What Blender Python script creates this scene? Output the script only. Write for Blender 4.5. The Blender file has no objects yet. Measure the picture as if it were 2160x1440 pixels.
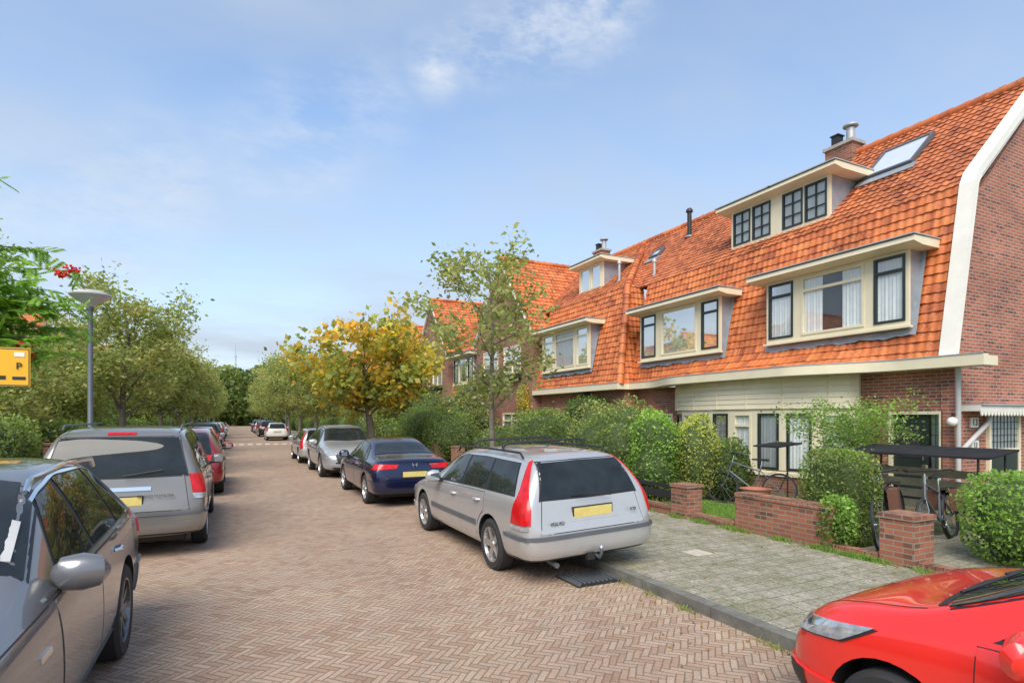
import bpy, bmesh, math, random
import numpy as np
from mathutils import Vector, Matrix
from mathutils.bvhtree import BVHTree
random.seed(7)
scene=bpy.context.scene
COL=scene.collection
# ------------------------------------------------------------ materials
def newmat(name):
    m=bpy.data.materials.new(name); m.use_nodes=True; nt=m.node_tree; nt.nodes.clear()
    out=nt.nodes.new('ShaderNodeOutputMaterial'); return m,nt,out
def nd(nt,t,props=None,**ins):
    n=nt.nodes.new(t)
    for k,v in (props or {}).items(): setattr(n,k,v)
    for k,v in ins.items():
        k=k.replace('_',' ')
        s=n.inputs[k]
        if isinstance(v,bpy.types.NodeSocket): nt.links.new(v,s)
        else: s.default_value=v
    return n
def MA(nt,op,a,b=None,c=None):
    n=nt.nodes.new('ShaderNodeMath'); n.operation=op
    for i,v in enumerate((a,b,c)):
        if v is None: continue
        if isinstance(v,bpy.types.NodeSocket): nt.links.new(v,n.inputs[i])
        else: n.inputs[i].default_value=v
    return n.outputs[0]
def ramp(nt,fac,stops):
    n=nt.nodes.new('ShaderNodeValToRGB'); nt.links.new(fac,n.inputs[0])
    e=n.color_ramp.elements
    while len(e)<len(stops): e.new(.5)
    for i,(p,c) in enumerate(stops):
        e[i].position=p; e[i].color=(c[0],c[1],c[2],1) if isinstance(c,tuple) else (c,c,c,1)
    return n.outputs[0]
def mixc(nt,mode,f,a,b):
    n=nt.nodes.new('ShaderNodeMix'); n.data_type='RGBA'; n.blend_type=mode
    for idx,v in ((0,f),(6,a),(7,b)):
        s=n.inputs[idx]
        if isinstance(v,bpy.types.NodeSocket): nt.links.new(v,s)
        else: s.default_value=(v[0],v[1],v[2],1) if isinstance(v,tuple) else v
    return n.outputs[2]
def noise(nt,vec,scale,detail=4,rough=.6):
    n=nd(nt,'ShaderNodeTexNoise',None,Scale=scale,Detail=detail,Roughness=rough)
    nt.links.new(vec,n.inputs['Vector']); return n.outputs[0]
def pm(name,col,rough=.6,metal=0,var=.15,scale=3,bump=0,bscale=40,coat=0,spec=.5,emit=None):
    m,nt,out=newmat(name)
    tc=nd(nt,'ShaderNodeTexCoord')
    nz=noise(nt,tc.outputs['Object'],scale)
    mr=nd(nt,'ShaderNodeMapRange',None,Value=nz); mr.inputs[1].default_value=.25; mr.inputs[2].default_value=.75
    mr.inputs[3].default_value=1-var; mr.inputs[4].default_value=1+var
    vm=nd(nt,'ShaderNodeVectorMath',{'operation':'SCALE'}); vm.inputs[0].default_value=col; nt.links.new(mr.outputs[0],vm.inputs['Scale'])
    p=nd(nt,'ShaderNodeBsdfPrincipled',None,Roughness=rough,Metallic=metal)
    nt.links.new(vm.outputs[0],p.inputs['Base Color']); p.inputs['Coat Weight'].default_value=coat; p.inputs['Coat Roughness'].default_value=.03
    p.inputs['Specular IOR Level'].default_value=spec
    if bump:
        b=nd(nt,'ShaderNodeBump',None,Strength=bump,Distance=.01,Height=noise(nt,tc.outputs['Object'],bscale,5))
        nt.links.new(b.outputs[0],p.inputs['Normal'])
    if emit: p.inputs['Emission Color'].default_value=(*emit,1); p.inputs['Emission Strength'].default_value=.1
    nt.links.new(p.outputs[0],out.inputs[0]); return m
def brickmat(name,c1,c2,dark,mortar=(.33,.30,.26),bw=.22,rh=.067,ms=.009,dk=.33):
    m,nt,out=newmat(name); tc=nd(nt,'ShaderNodeTexCoord'); uv=tc.outputs['UV']
    b=nd(nt,'ShaderNodeTexBrick',{'offset':.5},Color1=(*c1,1),Color2=(*c2,1),Mortar=(*mortar,1),Scale=1.0)
    b.inputs['Mortar Size'].default_value=ms; b.inputs['Brick Width'].default_value=bw; b.inputs['Row Height'].default_value=rh
    b.inputs['Mortar Smooth'].default_value=.2
    nt.links.new(uv,b.inputs['Vector'])
    sp=nd(nt,'ShaderNodeSeparateXYZ',None,Vector=uv)
    row=MA(nt,'FLOOR',MA(nt,'DIVIDE',sp.outputs[1],rh))
    off=MA(nt,'MULTIPLY',MA(nt,'FLOORED_MODULO',row,2.0),bw*.5)
    colm=MA(nt,'FLOOR',MA(nt,'DIVIDE',MA(nt,'ADD',sp.outputs[0],off),bw))
    cb=nd(nt,'ShaderNodeCombineXYZ',None,X=colm,Y=row)
    wn=nd(nt,'ShaderNodeTexWhiteNoise',{'noise_dimensions':'2D'}); nt.links.new(cb.outputs[0],wn.inputs['Vector'])
    msk=ramp(nt,wn.outputs[0],[(0,1.0),(dk,.0)])
    isb=MA(nt,'SUBTRACT',1.0,b.outputs['Fac'])
    f=MA(nt,'MULTIPLY',MA(nt,'MULTIPLY',msk,isb),.85)
    c=mixc(nt,'MIX',f,b.outputs[0],dark)
    g=ramp(nt,noise(nt,uv,1.2,5),[(.3,.72),(.7,1.12)])
    c=mixc(nt,'MULTIPLY',1.0,c,g)
    bp=nd(nt,'ShaderNodeBump',None,Strength=.5,Distance=.01,Height=MA(nt,'ADD',isb,MA(nt,'MULTIPLY',noise(nt,uv,60),.5)))
    p=nd(nt,'ShaderNodeBsdfPrincipled',None,Roughness=.85,Base_Color=c,Normal=bp.outputs[0])
    nt.links.new(p.outputs[0],out.inputs[0]); return m
def tilemat(name,cols,grime,lo=.40,hi=.64):
    m,nt,out=newmat(name); tc=nd(nt,'ShaderNodeTexCoord'); uv=tc.outputs['UV']
    fl=nd(nt,'ShaderNodeVectorMath',{'operation':'FLOOR'}); nt.links.new(uv,fl.inputs[0])
    wn=nd(nt,'ShaderNodeTexWhiteNoise',{'noise_dimensions':'2D'}); nt.links.new(fl.outputs[0],wn.inputs['Vector'])
    c=ramp(nt,wn.outputs[0],[(i/(len(cols)-1),cc) for i,cc in enumerate(cols)])
    n1=noise(nt,tc.outputs['Object'],1.0,6,.7); n2=noise(nt,tc.outputs['Object'],18,5,.75)
    g=ramp(nt,MA(nt,'ADD',MA(nt,'MULTIPLY',n1,.5),MA(nt,'MULTIPLY',n2,.5)),[(lo,(1.06,1.05,1.04)),((lo+hi)/2,(.90,.87,.84)),(hi,grime)])
    c=mixc(nt,'MULTIPLY',1.0,c,g)
    sp=nd(nt,'ShaderNodeSeparateXYZ',None,Vector=uv)
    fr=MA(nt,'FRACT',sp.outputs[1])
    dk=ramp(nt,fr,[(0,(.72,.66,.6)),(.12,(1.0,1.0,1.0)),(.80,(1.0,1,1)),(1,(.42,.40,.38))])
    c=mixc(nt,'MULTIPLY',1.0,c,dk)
    bp=nd(nt,'ShaderNodeBump',None,Strength=.3,Distance=.01,Height=n2)
    p=nd(nt,'ShaderNodeBsdfPrincipled',None,Roughness=.6,Base_Color=c,Normal=bp.outputs[0])
    nt.links.new(p.outputs[0],out.inputs[0]); return m
def herring(name):
    m,nt,out=newmat(name); tc=nd(nt,'ShaderNodeTexCoord')
    W=.056; n=3
    mp=nd(nt,'ShaderNodeMapping',None,Vector=tc.outputs['Object']); mp.inputs['Rotation'].default_value=(0,0,math.radians(45)); mp.inputs['Scale'].default_value=(1/W,1/W,1)
    nzw=nd(nt,'ShaderNodeTexNoise',None,Scale=2.0,Detail=2.0); nt.links.new(tc.outputs['Object'],nzw.inputs['Vector'])
    ws=nd(nt,'ShaderNodeVectorMath',{'operation':'MULTIPLY_ADD'}); nt.links.new(nzw.outputs['Color'],ws.inputs[0]); ws.inputs[1].default_value=(1.3,1.3,0); nt.links.new(mp.outputs[0],ws.inputs[2])
    sp=nd(nt,'ShaderNodeSeparateXYZ',None,Vector=ws.outputs[0]); x,y=sp.outputs[0],sp.outputs[1]
    i=MA(nt,'FLOOR',x); j=MA(nt,'FLOOR',y); fx=MA(nt,'FRACT',x); fy=MA(nt,'FRACT',y)
    k=MA(nt,'FLOORED_MODULO',MA(nt,'SUBTRACT',i,j),2.0*n)
    k=MA(nt,'ROUND',k)
    ish=MA(nt,'LESS_THAN',k,n-.5); isv=MA(nt,'SUBTRACT',1.0,ish)
    kv=MA(nt,'SUBTRACT',2.0*n-1,k)
    def sel(a,b): return MA(nt,'ADD',MA(nt,'MULTIPLY',a,ish),MA(nt,'MULTIPLY',b,isv))
    al=sel(MA(nt,'ADD',k,fx),MA(nt,'ADD',kv,fy)); ac=sel(fy,fx)
    ed=MA(nt,'MINIMUM',MA(nt,'MINIMUM',al,MA(nt,'SUBTRACT',float(n),al)),MA(nt,'MINIMUM',ac,MA(nt,'SUBTRACT',1.0,ac)))
    idx=sel(MA(nt,'SUBTRACT',i,k),MA(nt,'ADD',i,500.5)); idy=sel(j,MA(nt,'SUBTRACT',j,kv))
    cb=nd(nt,'ShaderNodeCombineXYZ',None,X=idx,Y=idy)
    wn=nd(nt,'ShaderNodeTexWhiteNoise',{'noise_dimensions':'2D'}); nt.links.new(cb.outputs[0],wn.inputs['Vector'])
    c=ramp(nt,wn.outputs[0],[(0,(.36,.235,.165)),(.3,(.43,.30,.215)),(.6,(.47,.34,.25)),(.85,(.41,.31,.235)),(1,(.51,.375,.275))])
    big=ramp(nt,noise(nt,tc.outputs['Object'],.45,6,.7),[(.3,(.82,.79,.76)),(.7,(1.1,1.1,1.08))])
    fine=ramp(nt,noise(nt,tc.outputs['Object'],60,4,.75),[(.3,.74),(.7,1.17)])
    c=mixc(nt,'MULTIPLY',1.0,mixc(nt,'MULTIPLY',1.0,c,big),fine)
    br=nd(nt,'ShaderNodeMapRange',{'interpolation_type':'SMOOTHSTEP'},Value=ed); br.inputs[1].default_value=.0; br.inputs[2].default_value=.15
    moss=ramp(nt,noise(nt,tc.outputs['Object'],.9,4,.6),[(.45,(.17,.125,.09)),(.68,(.155,.155,.07))])
    c=mixc(nt,'MIX',br.outputs[0],moss,c)
    bp=nd(nt,'ShaderNodeBump',None,Strength=.5,Distance=.008,Height=MA(nt,'ADD',MA(nt,'MULTIPLY',wn.outputs[0],.15),br.outputs[0]))
    p=nd(nt,'ShaderNodeBsdfPrincipled',None,Roughness=.85,Base_Color=c,Normal=bp.outputs[0]); p.inputs['Specular IOR Level'].default_value=.3
    nt.links.new(p.outputs[0],out.inputs[0]); return m
def groundmat(name,c1,c2,scale=2):
    m,nt,out=newmat(name); tc=nd(nt,'ShaderNodeTexCoord')
    c=ramp(nt,noise(nt,tc.outputs['Object'],scale,7,.7),[(.35,c1),(.65,c2)])
    bp=nd(nt,'ShaderNodeBump',None,Strength=.8,Distance=.03,Height=noise(nt,tc.outputs['Object'],25,5))
    p=nd(nt,'ShaderNodeBsdfPrincipled',None,Roughness=.9,Base_Color=c,Normal=bp.outputs[0]); nt.links.new(p.outputs[0],out.inputs[0]); return m
def pavemat():
    m,nt,out=newmat('pavement_slabs'); tc=nd(nt,'ShaderNodeTexCoord'); uv=tc.outputs['UV']
    b=nd(nt,'ShaderNodeTexBrick',{'offset':.5},Color1=(.35,.315,.25,1),Color2=(.42,.38,.305,1),Mortar=(.18,.17,.10,1),Scale=1.0)
    b.inputs['Mortar Size'].default_value=.008; b.inputs['Brick Width'].default_value=.21; b.inputs['Row Height'].default_value=.21; b.inputs['Mortar Smooth'].default_value=.8
    wv=nd(nt,'ShaderNodeTexNoise',None,Scale=3.0,Detail=3.0); nt.links.new(uv,wv.inputs['Vector'])
    ws=nd(nt,'ShaderNodeVectorMath',{'operation':'MULTIPLY_ADD'}); nt.links.new(wv.outputs['Color'],ws.inputs[0]); ws.inputs[1].default_value=(.06,.06,0); nt.links.new(uv,ws.inputs[2])
    nt.links.new(ws.outputs[0],b.inputs['Vector'])
    n1=noise(nt,uv,1.7,7,.75); n3=noise(nt,uv,9,5,.75)
    c=mixc(nt,'MIX',ramp(nt,MA(nt,'ADD',MA(nt,'MULTIPLY',n1,.6),MA(nt,'MULTIPLY',n3,.4)),[(.42,0.0),(.58,.85)]),b.outputs[0],(.19,.185,.105))
    c=mixc(nt,'MULTIPLY',1.0,c,ramp(nt,noise(nt,uv,32,5,.85),[(.3,.38),(.7,1.55)]))
    bp=nd(nt,'ShaderNodeBump',None,Strength=.7,Distance=.01,Height=MA(nt,'SUBTRACT',MA(nt,'MULTIPLY',noise(nt,uv,50),.6),b.outputs['Fac']))
    p=nd(nt,'ShaderNodeBsdfPrincipled',None,Roughness=.95,Base_Color=c,Normal=bp.outputs[0]); p.inputs['Specular IOR Level'].default_value=.2; nt.links.new(p.outputs[0],out.inputs[0]); return m
def leafmat(name):
    m,nt,out=newmat(name)
    a=nd(nt,'ShaderNodeAttribute',{'attribute_name':'tint'})
    p=nd(nt,'ShaderNodeBsdfPrincipled',None,Roughness=.5,Base_Color=a.outputs['Color']); p.inputs['Specular IOR Level'].default_value=.35
    tr=nd(nt,'ShaderNodeBsdfTranslucent',None,Color=mixc(nt,'MULTIPLY',1.0,a.outputs['Color'],(1.6,1.65,.8)))
    mx=nd(nt,'ShaderNodeMixShader',None,Fac=.45); nt.links.new(p.outputs[0],mx.inputs[1]); nt.links.new(tr.outputs[0],mx.inputs[2])
    nt.links.new(mx.outputs[0],out.inputs[0]); return m
def glassmat(name,tint=(.92,.95,.95),refl=.05):
    m,nt,out=newmat(name)
    lw=nd(nt,'ShaderNodeLayerWeight',None,Blend=.35)
    f=MA(nt,'ADD',MA(nt,'MULTIPLY',lw.outputs['Fresnel'],.7),refl)
    t=nd(nt,'ShaderNodeBsdfTransparent',None,Color=(*tint,1)); g=nd(nt,'ShaderNodeBsdfGlossy',None,Roughness=.02)
    mx=nd(nt,'ShaderNodeMixShader',None,Fac=f); nt.links.new(t.outputs[0],mx.inputs[1]); nt.links.new(g.outputs[0],mx.inputs[2])
    nt.links.new(mx.outputs[0],out.inputs[0]); return m
def paint(name,col,metal=.5,rough=.32): return pm(name,col,rough,metal,.04,6,coat=1.0)

BRICK=brickmat('red_brick',(.46,.145,.08),(.33,.105,.065),(.10,.045,.045),mortar=(.42,.34,.27))
BRICKD=brickmat('weathered_brick',(.42,.145,.08),(.28,.10,.065),(.08,.05,.04),mortar=(.29,.25,.18))
BRICKF=brickmat('terrace_brick',(.40,.145,.09),(.30,.11,.07),(.13,.06,.05),mortar=(.34,.28,.22))
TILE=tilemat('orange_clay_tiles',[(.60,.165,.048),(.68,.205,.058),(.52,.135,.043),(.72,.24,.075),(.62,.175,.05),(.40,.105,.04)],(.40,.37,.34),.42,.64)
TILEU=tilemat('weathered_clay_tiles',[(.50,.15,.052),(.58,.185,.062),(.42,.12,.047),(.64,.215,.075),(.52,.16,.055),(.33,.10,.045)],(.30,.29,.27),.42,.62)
ROAD=herring('herringbone_brick_road'); PAVE=pavemat()
SOIL=groundmat('garden_soil_and_grass',(.07,.095,.03),(.16,.16,.07),1.5); LAWN=groundmat('lawn_grass',(.08,.16,.03),(.15,.24,.05),6)
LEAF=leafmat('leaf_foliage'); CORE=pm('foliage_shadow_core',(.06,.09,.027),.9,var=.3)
BARK=pm('bark',(.15,.125,.095),.9,var=.35,scale=12,bump=.8,bscale=30)
CREAM=pm('cream_paint',(.76,.68,.48),.5,var=.06,bump=.05); WHITE=pm('white_paint',(.80,.77,.68),.5,var=.07)
CREAMY=pm('cream_yellow_boards',(.86,.76,.54),.5,var=.06,bump=.05)
GREENB=pm('dark_green_paint',(.022,.032,.028),.35,var=.1); DARK=pm('dark_interior',(.03,.03,.03),.8)
LEAD=pm('lead_flashing',(.32,.35,.38),.5,.2,var=.2,scale=4,bump=.3,bscale=8); ZINC=pm('zinc_grey',(.46,.46,.45),.45,.3,var=.15)
CURT=pm('net_curtain',(.80,.80,.78),.9,var=.08,scale=8); CURTW=pm('warm_curtain',(.72,.56,.34),.9,var=.25,scale=2)
GLASS=glassmat('window_glass'); CONC=pm('concrete',(.36,.35,.31),.85,var=.25,scale=8,bump=.5)
KERB=pm('kerb_stone',(.16,.155,.13),.85,var=.4,scale=5,bump=.6,bscale=25)
BLACK=pm('black_plastic',(.022,.022,.023),.5,var=.15); RUBBER=pm('tyre_rubber',(.03,.03,.03),.85,var=.2); ROOFB=pm('dark_roof_felt',(.03,.031,.033),.95,var=.3,spec=.1)
CGLASS=pm('car_glass',(.018,.023,.024),.02,var=.5,scale=3,coat=0,spec=.42); ALLOY=pm('alloy_rim',(.5,.5,.5),.3,.8,var=.1)
DALLOY=pm('dark_alloy_rim',(.18,.18,.185),.3,.8,var=.1)
REDL=pm('red_light_lens',(.52,.006,.008),.2,var=.35,scale=18,coat=.2,emit=(.5,.005,.005)); WHITEL=pm('clear_light_lens',(.5,.51,.52),.1,.4,var=.5,scale=14,coat=1)
AMBER=pm('amber_lens',(.7,.25,.03),.15,coat=1); PLATE=pm('yellow_number_plate',(.66,.54,.17),.45,var=.10,scale=10)
CHROME=pm('chrome',(.75,.75,.75),.12,1,var=.05); METAL=pm('painted_grey_metal',(.12,.135,.15),.45,.2)
WOOD=pm('weathered_wood',(.50,.40,.27),.8,var=.25,scale=6); SIGNY=pm('yellow_sign',(.85,.45,.02),.4,var=.03)
GUTM=pm('grey_downpipe',(.50,.49,.47),.5,var=.12); LAMPG=pm('lamp_glass',(.62,.67,.64),.2,var=.08,coat=.5)
# ------------------------------------------------------------ mesh builder
class MB:
    def __init__(s,xf=None,mats=None): s.V=[];s.F=[];s.M=[];s.xf=xf;s.mats=mats or []
    def mi(s,m):
        if isinstance(m,int): return m
        if m not in s.mats: s.mats.append(m)
        return s.mats.index(m)
    def add(s,vs,fs,m):
        o=len(s.V); m=s.mi(m)
        s.V+= [tuple(s.xf(*v)) for v in vs] if s.xf else [tuple(v) for v in vs]
        for f in fs: s.F.append([o+i for i in f]); s.M.append(m)
    def box(s,a0,a1,b0,b1,c0,c1,m):
        s.add([(a,b,c) for a in(a0,a1) for b in(b0,b1) for c in(c0,c1)],[(0,1,3,2),(4,6,7,5),(0,4,5,1),(2,3,7,6),(0,2,6,4),(1,5,7,3)],m)
    def prism(s,pts,w0,w1,m):
        n=len(pts); s.add([(u,v,w0) for u,v in pts]+[(u,v,w1) for u,v in pts],[list(range(n)),list(range(2*n-1,n-1,-1))]+[(i,(i+1)%n,n+(i+1)%n,n+i) for i in range(n)],m)
    def quad(s,a,b,c,d,m): s.add([a,b,c,d],[(0,1,2,3)],m)
    def tube(s,pts,rad,m,n=8):
        pts=[Vector(p) for p in pts]
        if not hasattr(rad,'__len__'): rad=[rad]*len(pts)
        vs=[];fs=[]; up=Vector((.13,.21,1)).normalized()
        for i,p in enumerate(pts):
            t=(pts[min(i+1,len(pts)-1)]-pts[max(i-1,0)])
            if t.length<1e-6: t=Vector((0,0,1))
            t.normalize(); a=t.cross(up)
            if a.length<.05: a=t.cross(Vector((1,0,0)))
            a.normalize(); b=t.cross(a)
            for k in range(n):
                an=2*math.pi*k/n; vs.append(p+(a*math.cos(an)+b*math.sin(an))*rad[i])
        for i in range(len(pts)-1):
            for k in range(n): fs.append((i*n+k,i*n+(k+1)%n,(i+1)*n+(k+1)%n,(i+1)*n+k))
        fs.append(list(range(n))); fs.append(list(range((len(pts)-1)*n,len(pts)*n)))
        s.add(vs,fs,m)
    def lathe(s,prof,c,axis,m,n=28,close=False):
        vs=[];fs=[];k=len(prof)
        for i in range(n):
            a=2*math.pi*i/n; ca,sa=math.cos(a),math.sin(a)
            for r,h in prof:
                if axis=='z': vs.append((c[0]+r*ca,c[1]+r*sa,c[2]+h))
                elif axis=='x': vs.append((c[0]+h,c[1]+r*ca,c[2]+r*sa))
                else: vs.append((c[0]+r*ca,c[1]+h,c[2]+r*sa))
        for i in range(n):
            j=(i+1)%n
            for q in range(k-1 if not close else k): fs.append((i*k+q,j*k+q,j*k+(q+1)%k,i*k+(q+1)%k))
        s.add(vs,fs,m)
    def obj(s,name,parent=None,smooth=False,local=False,label=None,recalc=True):
        me=bpy.data.meshes.new(name); me.from_pydata(s.V,[],s.F)
        for m in s.mats: me.materials.append(m)
        me.polygons.foreach_set('material_index',s.M)
        if recalc:
            bm=bmesh.new(); bm.from_mesh(me); bmesh.ops.recalc_face_normals(bm,faces=bm.faces); bm.to_mesh(me); bm.free()
        uvl=me.uv_layers.new(name='UVMap'); co=[v.co for v in me.vertices]
        for p in me.polygons:
            nx,ny,nz=abs(p.normal.x),abs(p.normal.y),abs(p.normal.z)
            for li in p.loop_indices:
                v=co[me.loops[li].vertex_index]
                uvl.data[li].uv=(v.x,v.y) if nz>=nx and nz>=ny else ((v.y,v.z) if nx>=ny else (v.x,v.z))
        if smooth:
            me.polygons.foreach_set('use_smooth',[True]*len(me.polygons))
            try: me.set_sharp_from_angle(angle=math.radians(40))
            except Exception: pass
        o=bpy.data.objects.new(name,me); COL.objects.link(o)
        if parent is not None: par(o,parent,local)
        if label: o['label']=label
        return o
def par(o,parent,local=False):
    o.parent=parent
    if not local: o.matrix_parent_inverse=Matrix.Translation(base(parent)).inverted()
def base(p):
    v=Vector((0,0,0))
    while p is not None:
        if p.type=='EMPTY': v=v+p.location
        p=p.parent if p.parent and p.type=='EMPTY' else None
    return v
def thing(name,label,cat,loc=(0,0,0),group=None,rot=None):
    e=bpy.data.objects.new(name,None); COL.objects.link(e); e.location=loc; e.empty_display_size=.2
    if rot: e.rotation_euler=rot
    e['label']=label; e['category']=cat
    if group: e['group']=group
    return e
def tag(o,label,cat,group=None):
    o['label']=label;o['category']=cat
    if group:o['group']=group
    return o
def text(s,size,loc,rot,mat,parent,name='lettering',local=True,ext=.003):
    cu=bpy.data.curves.new('t','FONT'); cu.body=s; cu.size=size; cu.extrude=ext; cu.align_x='CENTER'; cu.align_y='CENTER'
    ob=bpy.data.objects.new('t',cu); COL.objects.link(ob)
    dg=bpy.context.evaluated_depsgraph_get(); me=bpy.data.meshes.new_from_object(ob.evaluated_get(dg)); bpy.data.objects.remove(ob)
    me.transform(Matrix.Translation(loc)@rot.to_4x4()); me.materials.clear(); me.materials.append(mat)
    o=bpy.data.objects.new(name,me); COL.objects.link(o); par(o,parent,local); return o
RX=Matrix.Rotation(math.radians(90),3,'X')
# ------------------------------------------------------------ foliage
def npquads(name,V,tint,mat,extra=None):
    n=len(V)//4
    me=bpy.data.meshes.new(name); me.vertices.add(len(V)); me.vertices.foreach_set('co',V.astype(np.float32).ravel())
    me.loops.add(4*n); me.loops.foreach_set('vertex_index',np.arange(4*n,dtype=np.int32))
    me.polygons.add(n); me.polygons.foreach_set('loop_start',np.arange(0,4*n,4,dtype=np.int32))
    me.update(calc_edges=True)
    a=me.attributes.new('tint','FLOAT_COLOR','POINT'); c=np.ones((len(V),4),np.float32); c[:,:3]=tint; a.data.foreach_set('color',c.ravel())
    me.materials.append(mat); return me
def leafquads(P,size,rng,flat=.5,aspect=.55):
    n=len(P); a=rng.normal(size=(n,3)); a[:,2]*=flat; a/=np.linalg.norm(a,axis=1)[:,None]+1e-9
    r=rng.normal(size=(n,3)); r[:,2]*=.6; b=np.cross(a,r); b/=np.linalg.norm(b,axis=1)[:,None]+1e-9
    s=size*rng.uniform(.6,1.3,n)[:,None]
    V=np.empty((n,4,3)); V[:,0]=P-a*s*.5; V[:,1]=P+b*s*aspect*.5+a*s*.05; V[:,2]=P+a*s*.5; V[:,3]=P-b*s*aspect*.5+a*s*.05
    return V.reshape(-1,3)
G1=[((.20,.27,.075),3),((.13,.20,.055),3),((.29,.33,.10),2)]
G2=[((.33,.36,.13),3),((.22,.28,.09),2),((.40,.39,.15),1),((.40,.32,.11),.6)]
GY=[((.74,.48,.07),3.2),((.60,.48,.09),2.6),((.34,.38,.10),4),((.22,.29,.08),2.6),((.64,.33,.05),.9)]
GD=[((.12,.18,.055),3),((.18,.24,.07),2),((.21,.23,.07),1)]
GB=[((.22,.36,.075),3),((.30,.44,.10),2),((.15,.26,.055),2)]
GL=[((.40,.45,.11),3),((.50,.48,.13),2),((.25,.32,.08),1)]
def pal_pick(pal,n,rng):
    w=np.array([p[1] for p in pal],float); w/=w.sum(); c=np.array([p[0] for p in pal]); return c[rng.choice(len(pal),n,p=w)]
def tree(label,loc,h,r,cw,z0,nl,lpc,ls,pal,seed,sub=3,group='trees lining the street',lean=(0,0),name='street_tree',sig=.075,trunk_top=.8,mixl=.4,aspect=.55):
    rng=np.random.default_rng(seed); e=thing(name,label,'tree',loc,group)
    mb=MB(); tp=[]
    for i in range(7):
        t=i/6; tp.append(Vector((lean[0]*t+rng.normal()*.02*h*t*.6,lean[1]*t+rng.normal()*.02*h*t*.6,h*trunk_top*t)))
    mb.tube(tp,[r*(1.25 if i==0 else 1)*(1-.8*i/6) for i in range(7)],BARK,10)
    def tat(z):
        t=min(max(z/(h*trunk_top),0),1)*6; i=min(int(t),5); return tp[i].lerp(tp[i+1],t-i),r*(1-.8*t/6)
    zc=(z0+h)/2; hz=(h-z0)/2; C=[]
    for k in range(nl):
        s=z0*.8+(h*trunk_top*.95-z0*.8)*(k+.5)/nl; sp,sr=tat(s)
        az=k*2.4+rng.uniform(-.4,.4); zt=min(s+rng.uniform(.1,.45)*(h-z0)*.8,h-.05); zt=max(zt,z0+.1*hz)
        rr=cw/2*math.sqrt(max(.12,1-((zt-zc)/hz)**2))*rng.uniform(.65,1.08)
        tg=Vector((lean[0]+math.cos(az)*rr,lean[1]+math.sin(az)*rr,zt))
        mid=sp.lerp(tg,.5)+Vector((0,0,-.08*rr+rng.normal()*.05*cw)); pts=[]
        for q in range(6):
            t=q/5; pts.append((sp*(1-t)**2+mid*2*t*(1-t)+tg*t*t)+Vector(rng.normal(size=3)*.015*cw*(t>0)))
        mb.tube(pts,[max(.006,sr*.5*(1-.85*q/5)) for q in range(6)],BARK,6)
        C+= [pts[3],pts[4],pts[5],pts[5]]
        if k%2: C.append(pts[2])
        for b in range(sub):
            p=pts[rng.integers(2,6)]; d=Vector(rng.normal(size=3)); d.z=abs(d.z)*.6; d.normalize(); q2=p+d*cw*rng.uniform(.1,.22)
            mb.tube([p,p.lerp(q2,.5)+Vector(rng.normal(size=3)*.03),q2],[max(.005,sr*.2),.008,.004],BARK,5); C+=[q2,p.lerp(q2,.6)]
    mb.obj('trunk',e,True,True)
    C=np.array([tuple(c) for c in C]); nc=len(C); cc=pal_pick(pal,nc,rng)*rng.uniform(.75,1.25,nc)[:,None]
    idx=np.repeat(np.arange(nc),(lpc*rng.uniform(.3,1.7,nc)).astype(int))
    P=C[idx]+rng.normal(size=(len(idx),3))*np.array([1,1,.75])*sig*cw
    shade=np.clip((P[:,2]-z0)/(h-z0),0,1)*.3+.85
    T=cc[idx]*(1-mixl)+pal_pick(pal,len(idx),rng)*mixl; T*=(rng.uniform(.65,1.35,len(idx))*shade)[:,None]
    V=leafquads(P,ls,rng,.5,aspect)
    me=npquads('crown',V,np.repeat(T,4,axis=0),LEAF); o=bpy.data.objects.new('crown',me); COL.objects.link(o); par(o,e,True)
    return e
def copy_tree(src,loc,rz,sc,label=None):
    n=src.copy(); COL.objects.link(n); n.location=loc; n.rotation_euler=(0,0,rz); n.scale=(sc,sc,sc)
    if label: n['label']=label
    for c in [c for c in src.children]:
        k=c.copy(); COL.objects.link(k); k.parent=n
    return n
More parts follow.
